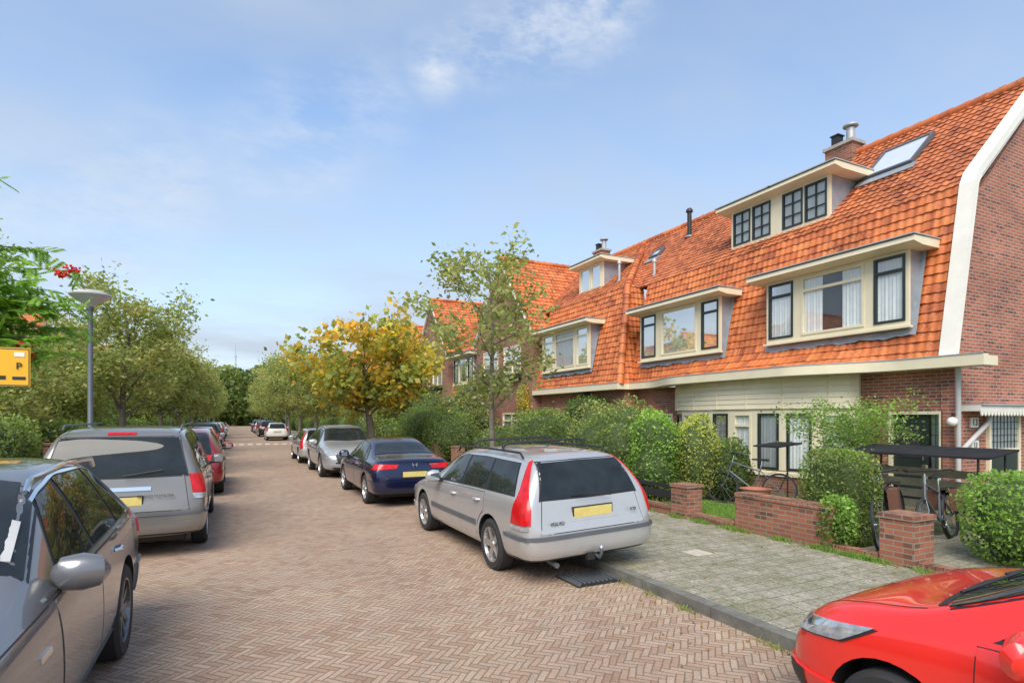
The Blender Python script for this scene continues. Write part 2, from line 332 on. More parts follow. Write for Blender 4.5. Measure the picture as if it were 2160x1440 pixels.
def bush(label,c,s,n,ls,pal,seed,p=2.5,name='shrub',cat='shrub',group=None,lump=.12,core=True,shell=.3,kind=None):
    rng=np.random.default_rng(seed); a=np.array(s)/2.
    ph=rng.uniform(0,6,9)
    def rad(D):
        rr=(np.abs(D/a)**p).sum(1)**(-1/p)
        Q=D*rr[:,None]
        l=np.sin(Q[:,0]*3.1+ph[0])*np.sin(Q[:,1]*3.7+ph[1])+np.sin(Q[:,2]*5+ph[2]+Q[:,0]*2)*.6+np.sin(Q[:,1]*8+ph[3])*np.sin(Q[:,2]*9+ph[4])*.4
        return rr*(1+lump*l*.6)
    D=rng.normal(size=(n,3)); D*=a; D/=np.linalg.norm(D,axis=1)[:,None]
    R=rad(D); P=D*(R*(1.03-shell*rng.uniform(0,1,n)**1.6))[:,None]
    ns=n//22; k=rng.integers(0,n,ns); P[k]*=rng.uniform(1.03,1.18,ns)[:,None]
    keep=P[:,2]>-a[2]*.98; P=P[keep]; n=len(P)
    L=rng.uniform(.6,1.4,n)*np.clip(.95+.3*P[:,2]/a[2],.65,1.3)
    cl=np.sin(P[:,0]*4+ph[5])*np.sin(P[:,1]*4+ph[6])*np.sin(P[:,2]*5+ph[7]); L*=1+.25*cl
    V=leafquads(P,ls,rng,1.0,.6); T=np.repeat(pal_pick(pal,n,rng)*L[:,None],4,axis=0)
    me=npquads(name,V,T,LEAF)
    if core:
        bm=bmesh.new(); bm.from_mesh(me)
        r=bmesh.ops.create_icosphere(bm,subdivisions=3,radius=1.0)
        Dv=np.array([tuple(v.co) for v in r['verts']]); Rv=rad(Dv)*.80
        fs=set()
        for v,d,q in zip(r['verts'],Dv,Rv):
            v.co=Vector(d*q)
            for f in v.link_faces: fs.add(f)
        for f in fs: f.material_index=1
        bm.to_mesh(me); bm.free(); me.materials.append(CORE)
    o=bpy.data.objects.new(name,me); COL.objects.link(o); o.location=c
    if kind: o['kind']=kind; o['label']=label
    else: tag(o,label,cat,group)
    return o
# ------------------------------------------------------------ architecture helpers
def XFs(X0,side=1): return lambda u,v,w:(side*(X0-w),u,v)
def XFn(Y0): return lambda u,v,w:(u,Y0-w,v)
def holes_wall(mb,u0,u1,v0,v1,holes,w0,w1,m):
    us=sorted({u0,u1,*[h[0] for h in holes],*[h[1] for h in holes]}); vs=sorted({v0,v1,*[h[2] for h in holes],*[h[3] for h in holes]})
    us=[u for u in us if u0<=u<=u1]; vs=[v for v in vs if v0<=v<=v1]
    for j in range(len(vs)-1):
        run=None
        for i in range(len(us)-1):
            cu=(us[i]+us[i+1])/2; cv=(vs[j]+vs[j+1])/2
            inh=any(h[0]<cu<h[1] and h[2]<cv<h[3] for h in holes)
            if not inh:
                if run is None: run=us[i]
            if inh and run is not None: mb.box(run,us[i],vs[j],vs[j+1],w0,w1,m); run=None
        if run is not None: mb.box(run,us[-1],vs[j],vs[j+1],w0,w1,m)
def window(parent,xf,u0,u1,v0,v1,fm,transom=None,bars=None,curtain=1,fw=.05,label=None,sill=False,depth=.12):
    mb=MB(xf)
    mb.box(u0,u0+fw,v0,v1,-.05,.02,fm); mb.box(u1-fw,u1,v0,v1,-.05,.02,fm); mb.box(u0+fw,u1-fw,v0,v0+fw,-.05,.02,fm); mb.box(u0+fw,u1-fw,v1-fw,v1,-.05,.02,fm)
    if transom: mb.box(u0+fw,u1-fw,transom-fw*.6,transom+fw*.6,-.048,.018,fm)
    if bars:
        for i in range(1,bars[0]): uu=u0+(u1-u0)*i/bars[0]; mb.box(uu-.012,uu+.012,v0+fw,v1-fw,-.03,.012,fm)
        for i in range(1,bars[1]): vv=v0+(v1-v0)*i/bars[1]; mb.box(u0+fw,u1-fw,vv-.012,vv+.012,-.028,.010,fm)
    a,b=u0+fw*.8,u1-fw*.8
    mb.quad((a,v0+fw*.8,-.02),(b,v0+fw*.8,-.02),(b,v1-fw*.8,-.02),(a,v1-fw*.8,-.02),GLASS)
    if curtain:
        cm={1:CURT,2:CURTW,3:CURT}[curtain]; a,b=u0+fw*.6,u1-fw*.6
        spans=[(a,b)] if curtain!=3 else [(a,a+(b-a)*.34),(b-(b-a)*.34,b)]
        for (p,q) in spans:
            k=max(4,int((q-p)/.035)); vs=[];fs=[]
            for i in range(k+1):
                uu=p+(q-p)*i/k; w=-.036-.014*(i%2)-.006*math.sin(i*1.7); vs+=[(uu,v0+fw*.5,w),(uu,v1-fw*.5,w)]
            for i in range(k): fs.append((2*i,2*i+2,2*i+3,2*i+1))
            mb.add(vs,fs,cm)
    mb.box(u0+.01,u1-.01,v0+.01,v1-.01,-depth-.01,-depth,DARK)
    if sill: mb.box(u0-.06,u1+.06,v0-.06,v0-.004,-.04,.09,fm if sill is True else sill)
    return mb.obj('window',parent,label=label)
def tiles(parent,O,U,V,ul,vl,mat,clip=(),deform=None,tw=.17,th=.20,res=5,name='roof',u0=0,seed=1):
    rng=random.Random(seed)
    O=Vector(O);U=Vector(U).normalized();V=Vector(V).normalized();N=U.cross(V)
    if N.z<0: N=-N
    nc=max(1,round(ul/tw)); nr=max(1,round(vl/th)); tw=ul/nc; th=vl/nr
    vs=[];fs=[];uv=[]
    def wav(f): return .023*(.5+.5*math.cos(2*math.pi*(f-.1)))**.8
    for r in range(nr):
        j0=[rng.uniform(-.006,.008) for _ in range(nc+1)]; jv=[rng.uniform(-.008,.008) for _ in range(nc+1)]
        lines=[]
        for (t,lift,k) in ((0.,-.03,0),(0.,.025,1),(0.,.025,2),(1.08,.0,3)):
            o=len(vs)
            for c in range(nc*res+1):
                f=c/res; ci=min(int(f),nc); fr=f-int(f)
                if c==nc*res: ci=nc-1
                h=lift+(wav(fr)+(j0[ci]) if k else 0); vv=(r+t)*th+(jv[ci] if k<3 else 0)
                p=O+U*(f*tw)+V*vv+N*h
                if deform: p=deform(p)
                vs.append(p); uv.append((u0+f*.9999+.00005,r+min(max(t,.02),.98)))
            lines.append(o)
        m=nc*res
        for c in range(m):
            fs.append((lines[0]+c,lines[0]+c+1,lines[1]+c+1,lines[1]+c)); fs.append((lines[2]+c,lines[2]+c+1,lines[3]+c+1,lines[3]+c))
    me=bpy.data.meshes.new(name); me.from_pydata([tuple(v) for v in vs],[],fs); me.materials.append(mat)
    ul_=me.uv_layers.new(name='UVMap')
    for p in me.polygons:
        uc=sum(uv[me.loops[l].vertex_index][0] for l in p.loop_indices)/4; b=math.floor(uc)
        for l in p.loop_indices:
            a=uv[me.loops[l].vertex_index]; ul_.data[l].uv=(min(max(a[0],b+.001),b+.999),a[1])
    me.polygons.foreach_set('use_smooth',[True]*len(me.polygons))
    if clip:
        bm=bmesh.new(); bm.from_mesh(me)
        for (co,no) in clip:
            bmesh.ops.bisect_plane(bm,geom=bm.verts[:]+bm.edges[:]+bm.faces[:],plane_co=co,plane_no=no,clear_outer=True)
        bm.to_mesh(me); bm.free()
    o=bpy.data.objects.new(name,me); COL.objects.link(o); par(o,parent); return o
def ridge(parent,pts,r=.11,step=.33,mat=None,name='ridge_tiles'):
    mb=MB(); mat=mat or TILE
    for a,b in zip(pts[:-1],pts[1:]):
        a=Vector(a);b=Vector(b); n=max(1,int((b-a).length/step))
        for i in range(n):
            p=a.lerp(b,i/n); q=a.lerp(b,(i+1.12)/n); mb.tube([p,p.lerp(q,.12),q],[r*1.12,r*1.1,r*.9],mat,10)
    return mb.obj(name,parent,True)
def profile_x(z,X=12.0): return X+(z-2.98)*(.74/3.44)
def flatroof(parent,side,X0,X1,Y0,Y1,z,t=.15,over=True,name='canopy'):
    mb=MB(); mb.prism([(side*X0,z+.05),(side*(X0+.02),z+t),(side*X1,z+t+.02),(side*X1,z),(side*(X0+.3),z)],0,1,CREAM)
    mb.V=[(v[0],Y0+(Y1-Y0)*v[2],v[1]) for v in mb.V]
    mb.box(min(side*(X0-.02),side*X1),max(side*(X0-.02),side*X1),Y0-.02,Y1+.02,z+t+.022,z+t+.045,ZINC)
    return mb.obj(name,parent)
def bay(parent,Y0,Y1,Xf,z0,z1,sashes,X=12.0,side=1,lead=True):
    xf=XFs(Xf,side); mb=MB(xf)
    holes_wall(mb,Y0,Y1,z0,z1,[(a,b,z0+.1,z1-.06) for a,b,*_ in sashes],-.06,0,CREAM)
    mb.box(Y0-.05,Y1+.05,z0-.045,z0-.002,-.05,.07,CREAM)
    for yy,sg in ((Y0,-1),(Y1,1)):
        b=MB()
        pts=[(side*(Xf+.061),z0),(side*(Xf+.061),z1),(side*(profile_x(z1,X)+.12),z1),(side*(profile_x(z0,X)+.12),z0)]
        y0,y1=(yy,yy+.04) if sg<0 else (yy-.04,yy)
        b.prism(pts,0,1,LEAD); b.V=[(v[0],y0+(y1-y0)*v[2],v[1]) for v in b.V]; mb.xf=None
        mb.add(b.V,b.F,LEAD); mb.xf=xf
    if lead:
        n=int((Y1-Y0+.2)/.12)
        vs=[];fs=[];mb.xf=None
        for i in range(n+1):
            y=Y0-.1+(Y1-Y0+.2)*i/n; dz=.018*math.sin(i*.9)+.012*math.sin(i*2.3)
            vs+=[(side*(profile_x(z0-.04,X)-.08),y,z0-.045),(side*(profile_x(z0-.2,X)-.085),y,z0-.2+dz)]
        for i in range(n): fs.append((2*i,2*i+2,2*i+3,2*i+1))
        mb.add(vs,fs,LEAD)
        for yy,sg in ((Y0,-1),(Y1,1)):
            ya,yb=(yy-.1,yy) if sg<0 else (yy,yy+.1)
            mb.add([(side*(profile_x(z0-.1,X)-.075),ya,z0-.1),(side*(profile_x(z0-.1,X)-.075),yb,z0-.1),(side*(profile_x(z1,X)-.075),yb,z1),(side*(profile_x(z1,X)-.075),ya,z1)],[(0,1,2,3)],LEAD)
    o=mb.obj('bay_window',parent)
    for s in sashes:
        a,b,fm,tr,cu=s; window(o,xf,a,b,z0+.1,z1-.06,fm,tr,None,cu,.05)
    flatroof(o,side,Xf-.38,Xf+.55,Y0-.3,Y1+.3,z1+.002)
    return o
def updormer(parent,Y0,Y1,Xf,z0,z1,wins,side=1,K=(12.74,6.42),sl=.94,cheeks=(1,1),over=(.3,.3)):
    xf=XFs(Xf,side); mb=MB(xf)
    holes_wall(mb,Y0,Y1,z0,z1,[(a,b,z0+.14,z1-.06) for a,b,*_ in wins],-.08,0,CREAM)
    xr=K[0]+(z1-K[1])/sl+.1
    mb.xf=None
    for yy,on,sg in ((Y0,cheeks[0],-1),(Y1,cheeks[1],1)):
        if not on: continue
        b=MB(); b.prism([(side*(Xf+.081),z0-.1),(side*(Xf+.081),z1),(side*xr,z1)],0,1,LEAD); y0,y1=(yy,yy+.04) if sg<0 else (yy-.04,yy)
        b.V=[(v[0],y0+(y1-y0)*v[2],v[1]) for v in b.V]; mb.add(b.V,b.F,LEAD)
    o=mb.obj('dormer',parent)
    for a,b,cu in wins: window(o,xf,a,b,z0+.14,z1-.06,CREAM if cu==3 else GREENB,None,(2,3) if cu!=3 else None,1,.045,depth=.2)
    flatroof(o,side,Xf-.32,xr+.1,Y0-over[0],Y1+over[1],z1+.002,.14)
    return o
def gutter(parent,pts,h=.2,w=.16,name='gutter',mat=None):
    mb=MB(); mat=mat or CREAM; n=len(pts); vs=[];fs=[]
    sec=[(0,0),(0,h),(w,h),(w,h-.03),(w+.32,h-.03),(w+.32,0)]
    for x,y,z,s in pts:
        for a,b in sec: vs.append((x+s*a,y,z+b))
    k=len(sec)
    for i in range(n-1):
        for q in range(k): fs.append((i*k+q,i*k+(q+1)%k,(i+1)*k+(q+1)%k,(i+1)*k+q))
    fs.append(list(range(k))); fs.append([(n-1)*k+q for q in range(k)])
    mb.add(vs,fs,mat)
    vs=[];fs=[]
    for x,y,z,s in pts: vs+=[(x-s*.012,y,z+h+.003),(x-s*.012,y,z+h+.022),(x+s*w,y,z+h+.022),(x+s*w,y,z+h+.003)]
    for i in range(n-1):
        for q in range(4): fs.append((i*4+q,i*4+(q+1)%4,(i+1)*4+(q+1)%4,(i+1)*4+q))
    mb.add(vs,fs,ZINC)
    return mb.obj(name,parent,True)
def sm(t): t=min(max(t,0),1); return t*t*(3-2*t)
def bump(Y): return sm((Y-6.7)/2.2)*sm((14.4-Y)/2.2)
BB=.74
def bellcast(p):
    f=max(0,1-(p.z-2.9)/.78); p=Vector(p); p.x-=BB*bump(p.y)*f*f; return p
# ------------------------------------------------------------ near pair of houses
hg='terraced houses along the street'
A=thing('terraced_house','end brick terraced house with orange tiled mansard roof and cream bay','house',(12.2,8.2,0),hg)
B=thing('terraced_house','brick terraced house with orange tiled mansard roof beside the end house','house',(12.2,12.9,0),hg)
Ym=10.55
for hs,y0,y1 in ((A,5.95,Ym),(B,Ym,15.35)):
    V1=Vector((.74,0,3.44))
    tiles(hs,(12.0,y0,2.98),(0,1,0),V1,y1-y0,3.52,TILE,deform=bellcast,u0=int(y0*7),seed=int(y0))
    y1b=y1 if hs is A else 19.6
    tiles(hs,(12.72,y0,6.40),(0,1,0),(3.06,0,2.88),y1b-y0,4.24,TILEU,u0=int(y0*7)+300,seed=int(y0)+3)
    ridge(hs,[(15.82,y0,9.34),(15.82,y1b,9.34)],.12)
    pts=[]
    n=40; ya=y0 if hs is B else 5.3
    for i in range(n+1):
        y=ya+(y1-ya)*i/n; pts.append((11.82-BB*bump(y),y,2.83,1))
    gutter(hs,pts)
    mb=MB(); mb.quad((15.85,y0,9.3),(15.85,y1b,9.3),(20,y1b,5.5),(20,y0,5.5),TILEU); mb.quad((20,y0,0),(20,y1b,0),(20,y1b,5.5),(20,y0,5.5),BRICK); mb.obj('rear_roof',hs)
mb=MB(XFn(5.95)); mb.prism([(12.22,0.0),(12.22,2.9),(12.3,3.3),(12.98,6.2),(15.82,9.0),(19.9,5.3),(19.9,0.0)],-.22,0,BRICK); mb.obj('wall',A)
def verge(off,wid,w0,w1,m,mb):
    P=[(11.93,3.06),(12.64,6.40),(12.78,6.66),(15.85,9.52),(19.9,5.7)]
    nn=[(1,0),(.96,-.3),(.8,-.68),(0,-1.38),(-.2,-1.1)]
    def o(d): return [(p[0]+d*q[0],p[1]+d*q[1]) for p,q in zip(P,nn)]
    a,b=o(off),o(off+wid)
    for i in range(4): mb.prism([a[i],a[i+1],b[i+1],b[i]],w0,w1,m)
mb=MB(XFn(5.95)); verge(0,.14,-.12,.15,WHITE,mb); verge(.12,.11,-.02,.09,WHITE,mb); verge(.21,.06,-.02,.05,WHITE,mb); mb.obj('verge_board',A)
mb=MB(XFs(12.25)); holes_wall(mb,5.96,7.9,0,2.84,[(6.15,7.15,0.05,2.02)],-.2,0,BRICK); mb.obj('wall',A)
mb=MB(XFs(12.25)); holes_wall(mb,13.2,15.35,0,2.84,[(13.6,14.5,0.05,2.02)],-.2,0,BRICK); mb.obj('wall',B)
def door(parent,xf,u0,u1,v1,col=GREENB,side_glass=True):
    mb=MB(xf); mb.box(u0,u0+.06,.05,v1,-.1,.03,CREAM); mb.box(u1-.06,u1,.05,v1,-.1,.03,CREAM); mb.box(u0+.06,u1-.06,v1-.06,v1,-.1,.03,CREAM)
    m=u0+.28 if side_glass else u0+.06
    mb.box(m,u1-.06,.08,v1-.06,-.09,-.04,col); mb.box(m+.15,u1-.2,1.1,1.7,-.041,-.03,DARK)
    mb.box(m+.12,u1-.17,.3,.95,-.041,-.028,col)
    if side_glass:
        mb.box(u0+.06,m,.08,v1-.06,-.08,-.06,GLASS); mb.box(u0+.06,m,.08,v1-.06,-.16,-.15,CURT)
        for k in range(1,9): mb.box(u0+.06,m,.08+k*.21,.09+k*.21,-.062,-.052,GREENB)
        mb.box(m-.13,m-.12,.08,v1-.06,-.06,-.05,GREENB)
    o=mb.obj('door',parent)
    h=MB(xf); h.tube([(m+.08,1.05,-.02),(m+.08,1.22,-.02)],.012,CHROME); h.obj('handle',o)
    return o
door(A,XFs(12.25),6.15,7.15,2.02); door(B,XFs(12.25),13.6,14.5,2.02)
BD=.80
bp=[]; N=8
for i in range(N+1):
    y=7.75+(13.4-7.75)*i/N; bp.append((12.22-BD*math.sin(math.pi*i/N)**.6,y))
for i in range(N):
    (xa,ya),(xb,yb)=bp[i],bp[i+1]; L=math.hypot(xb-xa,yb-ya); ux,uy=(xb-xa)/L,(yb-ya)/L
    f=(lambda xa,ya,ux,uy:(lambda u,v,w:(xa+ux*u-uy*w,ya+uy*u+ux*w,v)))(xa,ya,ux,uy)
    hs=A if i<N//2 else B
    mb=MB(f)
    mb.box(0,L,0.0,.52,-.2,.03,BRICKD); mb.box(0,L,.52,.6,-.1,.08,CREAM)
    holes_wall(mb,0,L,.6,2.1,[(.09,L-.09,.66,2.0)],-.12,0,CREAM)
    mb.obj('bow_front',hs)
    window(hs,f,.09,L-.09,.66,2.0,GREENB if i%3 else CREAM,1.7 if i%3==0 else None,None,1,.055,depth=.11)
def bowx(y,o=0):
    t=(y-7.75)/5.65; return 12.22-BD*math.sin(math.pi*min(max(t,0),1))**.6-o
for hs,ya,yb in ((A,7.75,10.55),(B,10.551,13.4)):
    mb=MB(); n=28
    for k in range(6):
        z=2.105+k*.125; vs=[];fs=[]
        for i in range(n+1):
            y=ya+(yb-ya)*i/n; vs+=[(bowx(y,.04),y,z),(bowx(y,.024),y,z+.122),(bowx(y,-.1),y,z+.122),(bowx(y,-.1),y,z)]
        for i in range(n):
            for q in range(4): fs.append((i*4+q,i*4+(q+1)%4,(i+1)*4+(q+1)%4,(i+1)*4+q))
        fs+= [[0,1,2,3],[n*4+q for q in range(4)]]
        mb.add(vs,fs,CREAMY)
    for q in range(3):
        y=ya+(yb-ya)*(q+.5)/3; mb.box(bowx(y,.05),bowx(y,0),y-.012,y+.012,2.1,2.85,CREAMY)
    mb.obj('bow_boarding',hs)
bay(A,6.62,9.95,11.98,3.72,5.22,[(6.68,7.3,GREENB,4.85,1),(7.5,8.98,CREAM,4.85,3),(9.2,9.88,GREENB,4.85,1)])
bay(B,11.45,14.85,11.98,3.72,5.22,[(11.52,12.15,GREENB,4.85,2),(12.35,13.85,CREAM,None,1),(14.1,14.78,GREENB,4.85,1)])
updormer(A,9.05,Ym-.001,13.1,6.72,7.85,[(9.12,9.72,1),(9.78,10.38,1)],cheeks=(1,0),over=(.35,0))
updormer(B,Ym+.001,12.1,13.1,6.72,7.85,[(10.75,11.35,1),(11.42,12.02,1)],cheeks=(0,1),over=(0,.3))
def slopexf(y0,s0): return lambda u,v,w:(12.74+(s0+v)*.728-.685*w,y0+u,6.42+(s0+v)*.685+.728*w)
WHITEG=pm('skylight_glass',(.66,.70,.74),.08,var=.06,coat=1)
def velux(parent,y0,s0,w,h,f=None):
    mb=MB(f or slopexf(y0,s0)); mb.box(0,.06,0,h,.04,.14,METAL); mb.box(w-.06,w,0,h,.04,.14,METAL); mb.box(.06,w-.06,0,.08,.04,.14,METAL); mb.box(.06,w-.06,h-.08,h,.04,.14,METAL)
    mb.box(.06,w-.06,.08,h-.08,.09,.11,WHITEG); mb.box(-.1,w+.1,-.25,-.002,.05,.075,LEAD); return mb.obj('roof_window',parent)
velux(A,7.7,1.9,1.15,1.3)
velux(B,16.6,2.1,.5,.5)
def chimney(parent,x,y,z0,z1,w=.5,l=.8,pots=1):
    mb=MB(); mb.box(x-w/2,x+w/2,y-l/2,y+l/2,z0,z1,BRICKD); mb.box(x-w/2-.05,x+w/2+.05,y-l/2-.05,y+l/2+.05,z1+.002,z1+.09,CONC)
    if pots:
        mb.tube([(x,y-.2,z1+.09),(x,y-.2,z1+.5)],.11,ZINC,12); mb.lathe([(.0,.1),(.2,.06),(.2,.02),(0,.0)],(x,y-.2,z1+.52),'z',ZINC,14)
        mb.box(x-.12,x+.12,y+.1,y+.3,z1+.09,z1+.42,BLACK); mb.box(x-.15,x+.15,y+.07,y+.33,z1+.42,z1+.45,BLACK)
    return mb.obj('chimney',parent,True)
chimney(A,15.75,10.45,8.7,9.6)
def flue(parent,x,y,z0,z1,r=.06,m=BLACK):
    mb=MB(); mb.tube([(x,y,z0),(x,y,z1)],r,m,10); mb.tube([(x,y,z1),(x,y,z1+.05),(x,y,z1+.13)],[r*1.6,r*1.6,r*.9],m,10); mb.lathe([(r*2.2,0),(r*1.2,.08)],(x,y,z0+.12),'z',LEAD,10); mb.obj('flue_pipe',parent,True)
flue(B,14.9,15.7,8.3,9.35,.08); flue(B,13.2,15.6,6.7,7.3,.05,ZINC)
mb=MB(); mb.tube([(12.1,5.82,2.84),(12.15,5.85,2.7),(12.15,5.85,.0)],.045,GUTM,10)
mb.tube([(13.3,5.86,1.92),(13.2,5.86,1.78),(12.2,5.82,1.28)],.045,GUTM,10); mb.obj('downpipe',A,True)
mb=MB(XFn(5.95)); mb.box(12.45,15.3,2.02,2.13,0,.32,WHITE); mb.box(12.45,15.3,2.131,2.16,0,.36,ZINC)
for k in range(24):
    u=12.46+k*.118; mb.prism([(u,2.02),(u+.112,2.02),(u+.09,1.95),(u+.055,1.925),(u+.02,1.95)],.30,.318,WHITE)
mb.obj('door_canopy',A)
mb=MB(XFn(5.95)); mb.box(13.35,13.43,.1,1.94,0,.06,CREAM); mb.box(14.5,14.58,.1,1.94,0,.06,CREAM); mb.box(13.43,14.5,.12,1.2,0,.04,GREENB); mb.box(13.43,14.5,1.2,1.28,0,.055,CREAM)
mb.box(13.43,14.5,1.28,1.94,.0,.02,CURT); mb.quad((13.43,1.28,.028),(14.5,1.28,.028),(14.5,1.94,.028),(13.43,1.94,.028),GLASS)
for k in range(1,8): mb.box(13.43+k*.134,13.442+k*.134,1.28,1.94,.03,.04,GREENB)
for k in range(1,5): mb.box(13.43,14.5,1.28+k*.13,1.29+k*.13,.03,.038,GREENB)
mb.obj('door',A)
for z,sz,x in ((1.80,.19,12.88),(1.36,.13,12.90)):
    mb=MB(XFn(5.95)); mb.box(x-.13,x+.13,z-.095,z+.095,0,.03,WHITE); mb.obj('house_number_plate',A); text('13',sz,(x,5.915,z),RX,BLACK,A,'house_number',False)
mb=MB(); mb.lathe([(0.001,.09),(.05,.075),(.085,.03),(.085,-.03),(.05,-.075),(.001,-.09)],(12.05,5.9,1.82),'z',WHITE,16); mb.tube([(12.2,5.94,1.95),(12.05,5.9,1.97),(12.05,5.9,1.9)],.015,BLACK,6); mb.obj('wall_lamp',A,True)
mb=MB(XFs(12.25))
for k in range(9): mb.prism([(7.25+.0,.9+k*.1),(7.27,.9+k*.1),(7.72,1.25+k*.1),(7.70,1.25+k*.1)],.01,.03,BRICK); mb.prism([(7.70,.9+k*.1),(7.72,.9+k*.1),(7.27,1.25+k*.1),(7.25,1.25+k*.1)],.031,.05,BRICK)
mb.obj('trellis',A)
# ------------------------------------------------------------ projecting house C
C=thing('terraced_house','brick terraced house with projecting hipped orange tile roof','house',(11.7,18.3,0),hg)
y1=15.3; XC=11.5
hipA=Vector((XC,y1,2.98)); hipK=Vector((12.24,y1+.55,6.42)); hipR=Vector((15.8,y1+4.0,9.3))
def vplane(a,b,keep):
    d=(b-a); n=Vector((d.y,-d.x,0)).normalized()
    if n.dot(keep-a)>0: n=-n
    return (a,n)
tiles(C,(XC,y1,2.98),(0,1,0),(.74,0,3.44),5.8,3.52,TILE,clip=[vplane(hipA,hipK,Vector((XC,18,3)))],seed=21,u0=800)
tiles(C,(12.22,y1,6.40),(0,1,0),(3.56,0,2.88),9.0,4.58,TILEU,clip=[vplane(hipK,hipR,Vector((12.3,20,7)))],seed=22,u0=900)
vA=Vector((0,.55,3.44))
tiles(C,(XC,y1,2.98),(1,0,0),vA,1.4,3.48,TILE,clip=[vplane(hipA,hipK,Vector((13,y1,3)))],seed=23,u0=1000)
tiles(C,(12.0,y1+.53,6.40),(1,0,0),(0,3.45,2.88),4.3,4.5,TILEU,clip=[vplane(hipK,hipR,Vector((15,y1,7)))],seed=24,u0=1100)
ridge(C,[hipA+Vector((-.03,-.03,0)),hipK+Vector((-.05,-.05,0)),hipR],.12); ridge(C,[(15.82,19.3,9.34),(15.82,24.5,9.34)],.12)
gutter(C,[(11.32,15.2,2.83,1),(11.32,21.3,2.83,1)])
mb=MB(XFs(11.75)); holes_wall(mb,15.35,21.2,0,2.84,[(16.4,18.2,.7,2.0),(19.2,20.1,.05,2.05)],-.2,0,BRICK); mb.xf=None; mb.box(11.76,12.3,15.352,15.5,0,2.84,BRICK); mb.obj('wall',C)
window(C,XFs(11.75),16.4,18.2,.7,2.0,GREENB,1.7,(2,1),1,.06); door(C,XFs(11.75),19.2,20.1,2.05)
bay(C,17.1,20.55,11.5,3.72,5.25,[(17.18,17.95,CREAM,4.9,1),(18.1,19.5,CREAM,4.9,1),(19.65,20.45,CREAM,4.9,1)],X=11.5)
updormer(C,18.2,19.85,12.85,6.85,7.95,[(18.3,18.98,3),(19.06,19.74,3)],K=(12.24,6.42),sl=.81)
chimney(C,15.9,22.6,8.8,9.8,.5,.7); flue(C,12.9,17.2,6.8,7.6,.05,ZINC)
# ------------------------------------------------------------ repeated gable / mansard units
def gable_unit(Y0,Y1,X,side,detail=1,label=None):
    e=thing('terraced_house',label or 'brick terraced house with steep orange tiled gable facing the street','house',(side*(X+.3),(Y0+Y1)/2,0),hg)
    ym=(Y0+Y1)/2; ze=5.7; zr=9.25; xf=XFs(X,side)
    f1=(ym-2.0,ym-.25); f2=(ym+.35,ym+2.1)
    hol=[(f1[0],f1[1],3.85,5.1),(f2[0],f2[1],3.85,5.1),(f1[0],f1[1]+.1,.7,2.1),(f2[0]+.5,f2[1]-.2,.05,2.1)]
    mb=MB(xf); holes_wall(mb,Y0,Y1,0,ze,hol,-.22,0,BRICKF); mb.prism([(Y0,ze),(Y1,ze),(ym,zr-.1)],-.22,0,BRICKF)
    mb.xf=None
    for yy in (Y0,Y1-.2):
        mb.box(min(side*(X+.221),side*(X+4)),max(side*(X+.221),side*(X+4)),yy,yy+.2,0,ze,BRICKF)
    mb.obj('wall',e)
    for h in hol[:2]:
        window(e,xf,*h[:2],h[2],h[3],CREAM,4.8,(2,1),1,.06)
        m2=MB(xf); m2.box(h[0]-.1,h[1]+.1,3.62,3.8,0,.28,GREENB); m2.obj('window_box',e)
    window(e,xf,*hol[2],CREAM,1.75,(2,1),1,.06); door(e,xf,hol[3][0],hol[3][1],2.1)
    tw=.2 if detail else .3; rs=5 if detail else 3
    ov=.18
    V=Vector((0,ym-Y0+ov,zr-ze+.18))
    tiles(e,(side*(X-.12),Y0-ov,ze-.14),(side,0,0),V,5.2,V.length,TILE,tw=tw,th=.25 if detail else .33,res=rs,seed=int(Y0)+50)
    V=Vector((0,-(Y1-ym+ov),zr-ze+.18)); tiles(e,(side*(X-.12),Y1+ov,ze-.14),(side,0,0),V,5.2,V.length,TILEU,tw=tw,th=.25 if detail else .33,res=rs,seed=int(Y0)+51)
    ridge(e,[(side*(X-.15),ym,zr+.08),(side*(X+5),ym,zr+.08)],.11)
    vb=MB(xf)
    for a,b in (((Y0-ov,ze-.2),(ym,zr)),((Y1+ov,ze-.2),(ym,zr))): vb.prism([a,b,(b[0],b[1]-.16),(a[0],a[1]-.12)],.02,.14,WHITE)
    vb.obj('verge_board',e)
    f=lambda u,v,w:(side*(X+1.6+u),Y0+1.0+v*.64-w*.76,ze+1.02+v*.77+w*.64)
    velux(e,0,0,.8,1.0,f)
    return e
